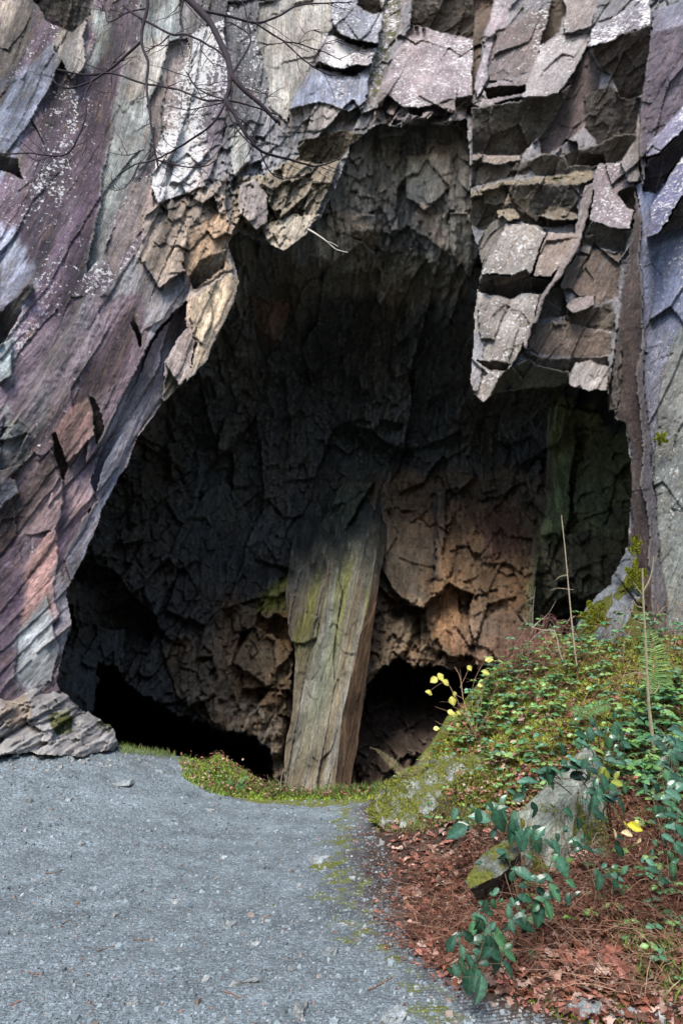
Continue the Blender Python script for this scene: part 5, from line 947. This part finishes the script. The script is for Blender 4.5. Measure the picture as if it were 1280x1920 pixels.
# twigs on the gravel
for (a, lb) in (([(690,1862),(710,1851),(737,1835)],'dark twig on the gravel beside the overhanging leafy shoot'),([(182,1787),(200,1781),(226,1773)],'orange brown twig on the path left of the narrow pale stone'),([(84,1642),(100,1640),(120,1633)],'short brown twig at the left part of the path'),([(117,1735),(126,1731),(134,1728)],'tiny brown twig near the left side of the path'),([(420,1864),(435,1870),(450,1878)],'thin twig lying by the bedded grey stone near the front'),([(52,1827),(66,1829),(82,1832)],'pale brown twig close to the lower left corner'),([(250,1767),(262,1766),(276,1767)],'short straight twig right of the orange brown twig')):
    S = Acc(); pts = hits([q[0] for q in a], [q[1] for q in a])+[0, 0, .006]; tube(S, spline(pts, 3), .004, .002, 5, (.22,.12,.07), .3); S.make('twig', M_bark, None, False, lb, 'twig', None, 'twigs on the gravel', origin=pts[0])

def fern(lines, Yf, label, width, col, group='ferns'):
    a0 = lines[0][0]; e = empty('fern', P(a0[0], a0[1], Yf), label, 'fern', group)
    for ln in lines:
        S = Acc(); A2 = Acc(); pts = spline(np.array([P(a, b_, Yf-.03*i) for i, (a, b_) in enumerate(ln)]), 12); tube(S, pts, .0025, .001, 3, (.25,.16,.08)); m_ = len(pts)
        T = np.gradient(pts, axis=0); T /= np.linalg.norm(T, axis=1)[:, None]; view = pts-CAM0; nr = -view/np.linalg.norm(view, axis=1)[:, None]+[0, 0, .5]; sd = np.cross(T, nr); sd /= np.linalg.norm(sd, axis=1)[:, None]
        t = np.linspace(0, 1, m_); w_ = width*np.sin(np.clip(t*1.05+.12, 0, 1)*3.0)**.8*(1.05-t*.6)+.004
        for sg in (-1, 1):
            d = sd*sg+T*.35+rng.normal(size=(m_, 3))*.08; leaves(A2, pts, d, nr+rng.normal(size=(m_, 3))*.2, w_, np.array(col)*(.7+.6*rng.random((m_, 1))), 'blade', .15, .2, .24)
        A2.make('frond', M_leaf, e); S.make('stem', M_bark, e)
fern([[(1212,1310),(1226,1270),(1225,1225),(1216,1185),(1212,1172)],[(1215,1310),(1240,1280),(1262,1262)]], hit1(1212,1320)[1]-.1, 'upright green fern against the foot of the right cliff', .19, (.16,.28,.09))
fern([[(762,1470),(745,1440),(728,1425),(708,1408),(694,1402)],[(768,1470),(785,1440),(800,1418),(806,1404)],[(765,1470),(760,1450),(750,1440)],[(768,1472),(780,1455),(775,1440)]], hit1(765,1500)[1]-.1, 'fern with spread fronds growing behind the mossy boulder', .07, (.22,.20,.10))
fern([[(440,1476),(450,1466),(462,1458),(472,1454)],[(438,1476),(430,1466),(425,1458)],[(440,1478),(455,1474),(468,1474)]], hit1(440,1482)[1], 'tiny bright fern at the edge of the grassy hump', .05, (.08,.26,.08))
fern([[(1090,1345),(1115,1328),(1140,1322),(1165,1335)],[(1180,1350),(1200,1342),(1215,1350)],[(1092,1345),(1080,1335),(1062,1330)]], hit1(1120,1350)[1]-.15, 'pale fern fronds lying over brambles in the middle of the bank', .10, (.12,.24,.09))
y6 = hit1(8,1398)[1]
twigplant('small_shrub', [[(8,1400),(10,1370),(14,1345)],[(8,1395),(2,1370),(-8,1350)],[(8,1400),(18,1380),(24,1375)]], 'small leafy plant at the left edge below the cliff', 'shrub', lambda q: y6-.15, .004, (.2,.12,.07), None, 'stem', [(10,1350,14,30),(16,1345,14,80),(4,1362,14,200),(14,1370,14,10),(20,1378,14,30),(2,1380,14,150),(12,1388,14,20),(-4,1350,14,100),(22,1328,12,60),(6,1335,12,20),(18,1360,13,300)], (.06,.17,.07))

# ------------------------------------------------------------------ bare branches hanging in from above
BR_ = [([(300,-90),(345,-12),(374,18),(400,52),(424,104),(434,140),(455,166),(490,196),(514,222),(525,234)],.034,.010),
 ([(431,128),(430,165),(424,188),(440,215),(465,255),(487,281),(540,298),(590,310),(640,297)],.019,.005),
 ([(285,-70),(277,-8),(276,15),(266,60),(267,85),(278,120),(275,160),(282,220),(290,280),(297,315)],.016,.007),
 ([(267,75),(240,100),(205,130),(170,152),(140,163),(112,160),(95,140)],.012,.005),
 ([(232,10),(250,25),(280,42),(320,63),(350,65),(400,90),(428,112)],.011,.007),([(360,-60),(344,0),(339,30),(343,60)],.008,.004),
 ([(172,152),(160,178),(162,205),(152,245),(130,284),(100,292),(60,287),(0,288),(-40,296)],.009,.004),
 ([(108,130),(160,140),(210,137),(270,156),(330,166),(380,186),(430,188),(480,200),(517,214)],.009,.006),
 ([(424,190),(400,230),(360,260),(320,285),(290,299),(250,310),(224,326)],.009,.004),
 ([(374,18),(430,30),(480,42),(520,30),(560,8),(620,5),(660,3)],.012,.004),([(478,42),(530,75),(560,80),(600,95),(640,112)],.008,.003),([(530,75),(570,112),(612,138),(640,140)],.007,.003),
 ([(350,135),(370,165),(422,187)],.006,.005),([(276,15),(240,22),(205,40),(195,15),(178,-10)],.007,.004),([(434,140),(470,75),(445,48),(420,40)],.008,.004),([(470,62),(462,30),(450,-10)],.007,.005),
 ([(297,300),(345,312),(380,312),(408,300)],.006,.003),([(487,281),(505,320),(530,335),(570,330)],.006,.003),([(270,280),(240,290),(205,285)],.004,.002),([(265,300),(240,345),(218,356),(196,352)],.004,.002),
 ([(540,78),(500,85),(480,95)],.004,.002),([(343,62),(330,80),(280,85)],.005,.003),([(205,130),(215,112),(235,95)],.004,.003),([(424,190),(380,200),(350,205),(315,198)],.005,.003),([(440,215),(470,240),(480,270)],.006,.003),([(420,190),(440,235),(475,275)],.007,.004),([(378,95),(400,120),(414,125)],.004,.002),([(150,250),(165,235),(160,300)],.003,.002),
 ([(600,95),(612,80),(640,70)],.003,.002),([(560,80),(575,60),(600,55)],.003,.002),([(320,63),(300,82),(272,95)],.006,.004),([(380,186),(360,150),(340,125)],.004,.002),([(100,292),(70,300),(50,290)],.003,.002),([(170,152),(180,170),(210,178)],.003,.002),([(490,200),(500,185),(498,170)],.003,.002)]
e = empty('bare_branch', P(345, -12, 6.6), 'dark bare branches hanging in front of the upper left cliff', 'branch')
S = Acc()
for i, (ln, r0, r1) in enumerate(BR_):
    ln = np.array(ln, float); q = np.array([P(a, b_, 6.6+.35*math.sin(a*.011+i*0)+.2*math.cos(b_*.013)) for a, b_ in ln]); pts = spline(q, 6); m_ = len(pts)
    pts += np.stack([fbm(np.arange(m_)*.35, np.full(m_, i*3.3), 900, 3), 0*np.arange(m_), fbm(np.arange(m_)*.35, np.full(m_, i*5.1), 901, 3)], -1)*.022*np.linspace(0, 1, m_)[:, None]
    S = Acc()
    for _k in range(int(2+len(pts)/7)):
        j_ = rng.integers(m_//4, m_-1); a_ = rng.random()*6.28; dd = pts[min(j_+1, m_-1)]-pts[j_-1]; dd /= np.linalg.norm(dd); sdv = np.array([dd[2], .25*rng.normal(), -dd[0]])*rng.choice([-1, 1]); L_ = .12+.35*rng.random(); tt = np.linspace(0, 1, 7)[:, None]
        q_ = pts[j_] + (dd*.8+sdv*.8)*L_*tt + sdv*.25*L_*tt**2*rng.normal() + rng.normal(size=(7, 3))*.012*tt; tube(S, q_, .0055, .0022, 3, (.035,.025,.03), .2)
    tube(S, pts, r0*1.5, r1*1.5, 7 if r0 > .012 else 5, (.035,.025,.03), .25); S.make('limb' if r0 > .012 else 'twig', M_bark, e, True)
yq = 11.0; S = Acc(); tube(S, spline(pv([(575,428,11.3),(592,438,11),(612,452,10.9),(630,467,10.8),(652,473,10.7)]), 5), .018, .007, 5, (.5,.45,.38), .3); tube(S, spline(pv([(612,452,10.9),(622,455,10.8),(634,462,10.7)]), 4), .008, .004, 4, (.5,.45,.38), .3)
S.make('hanging_root', M_bark, None, True, 'pale dead stick dangling from the lip of the cave mouth', 'stick', origin=P(592, 438, 11))
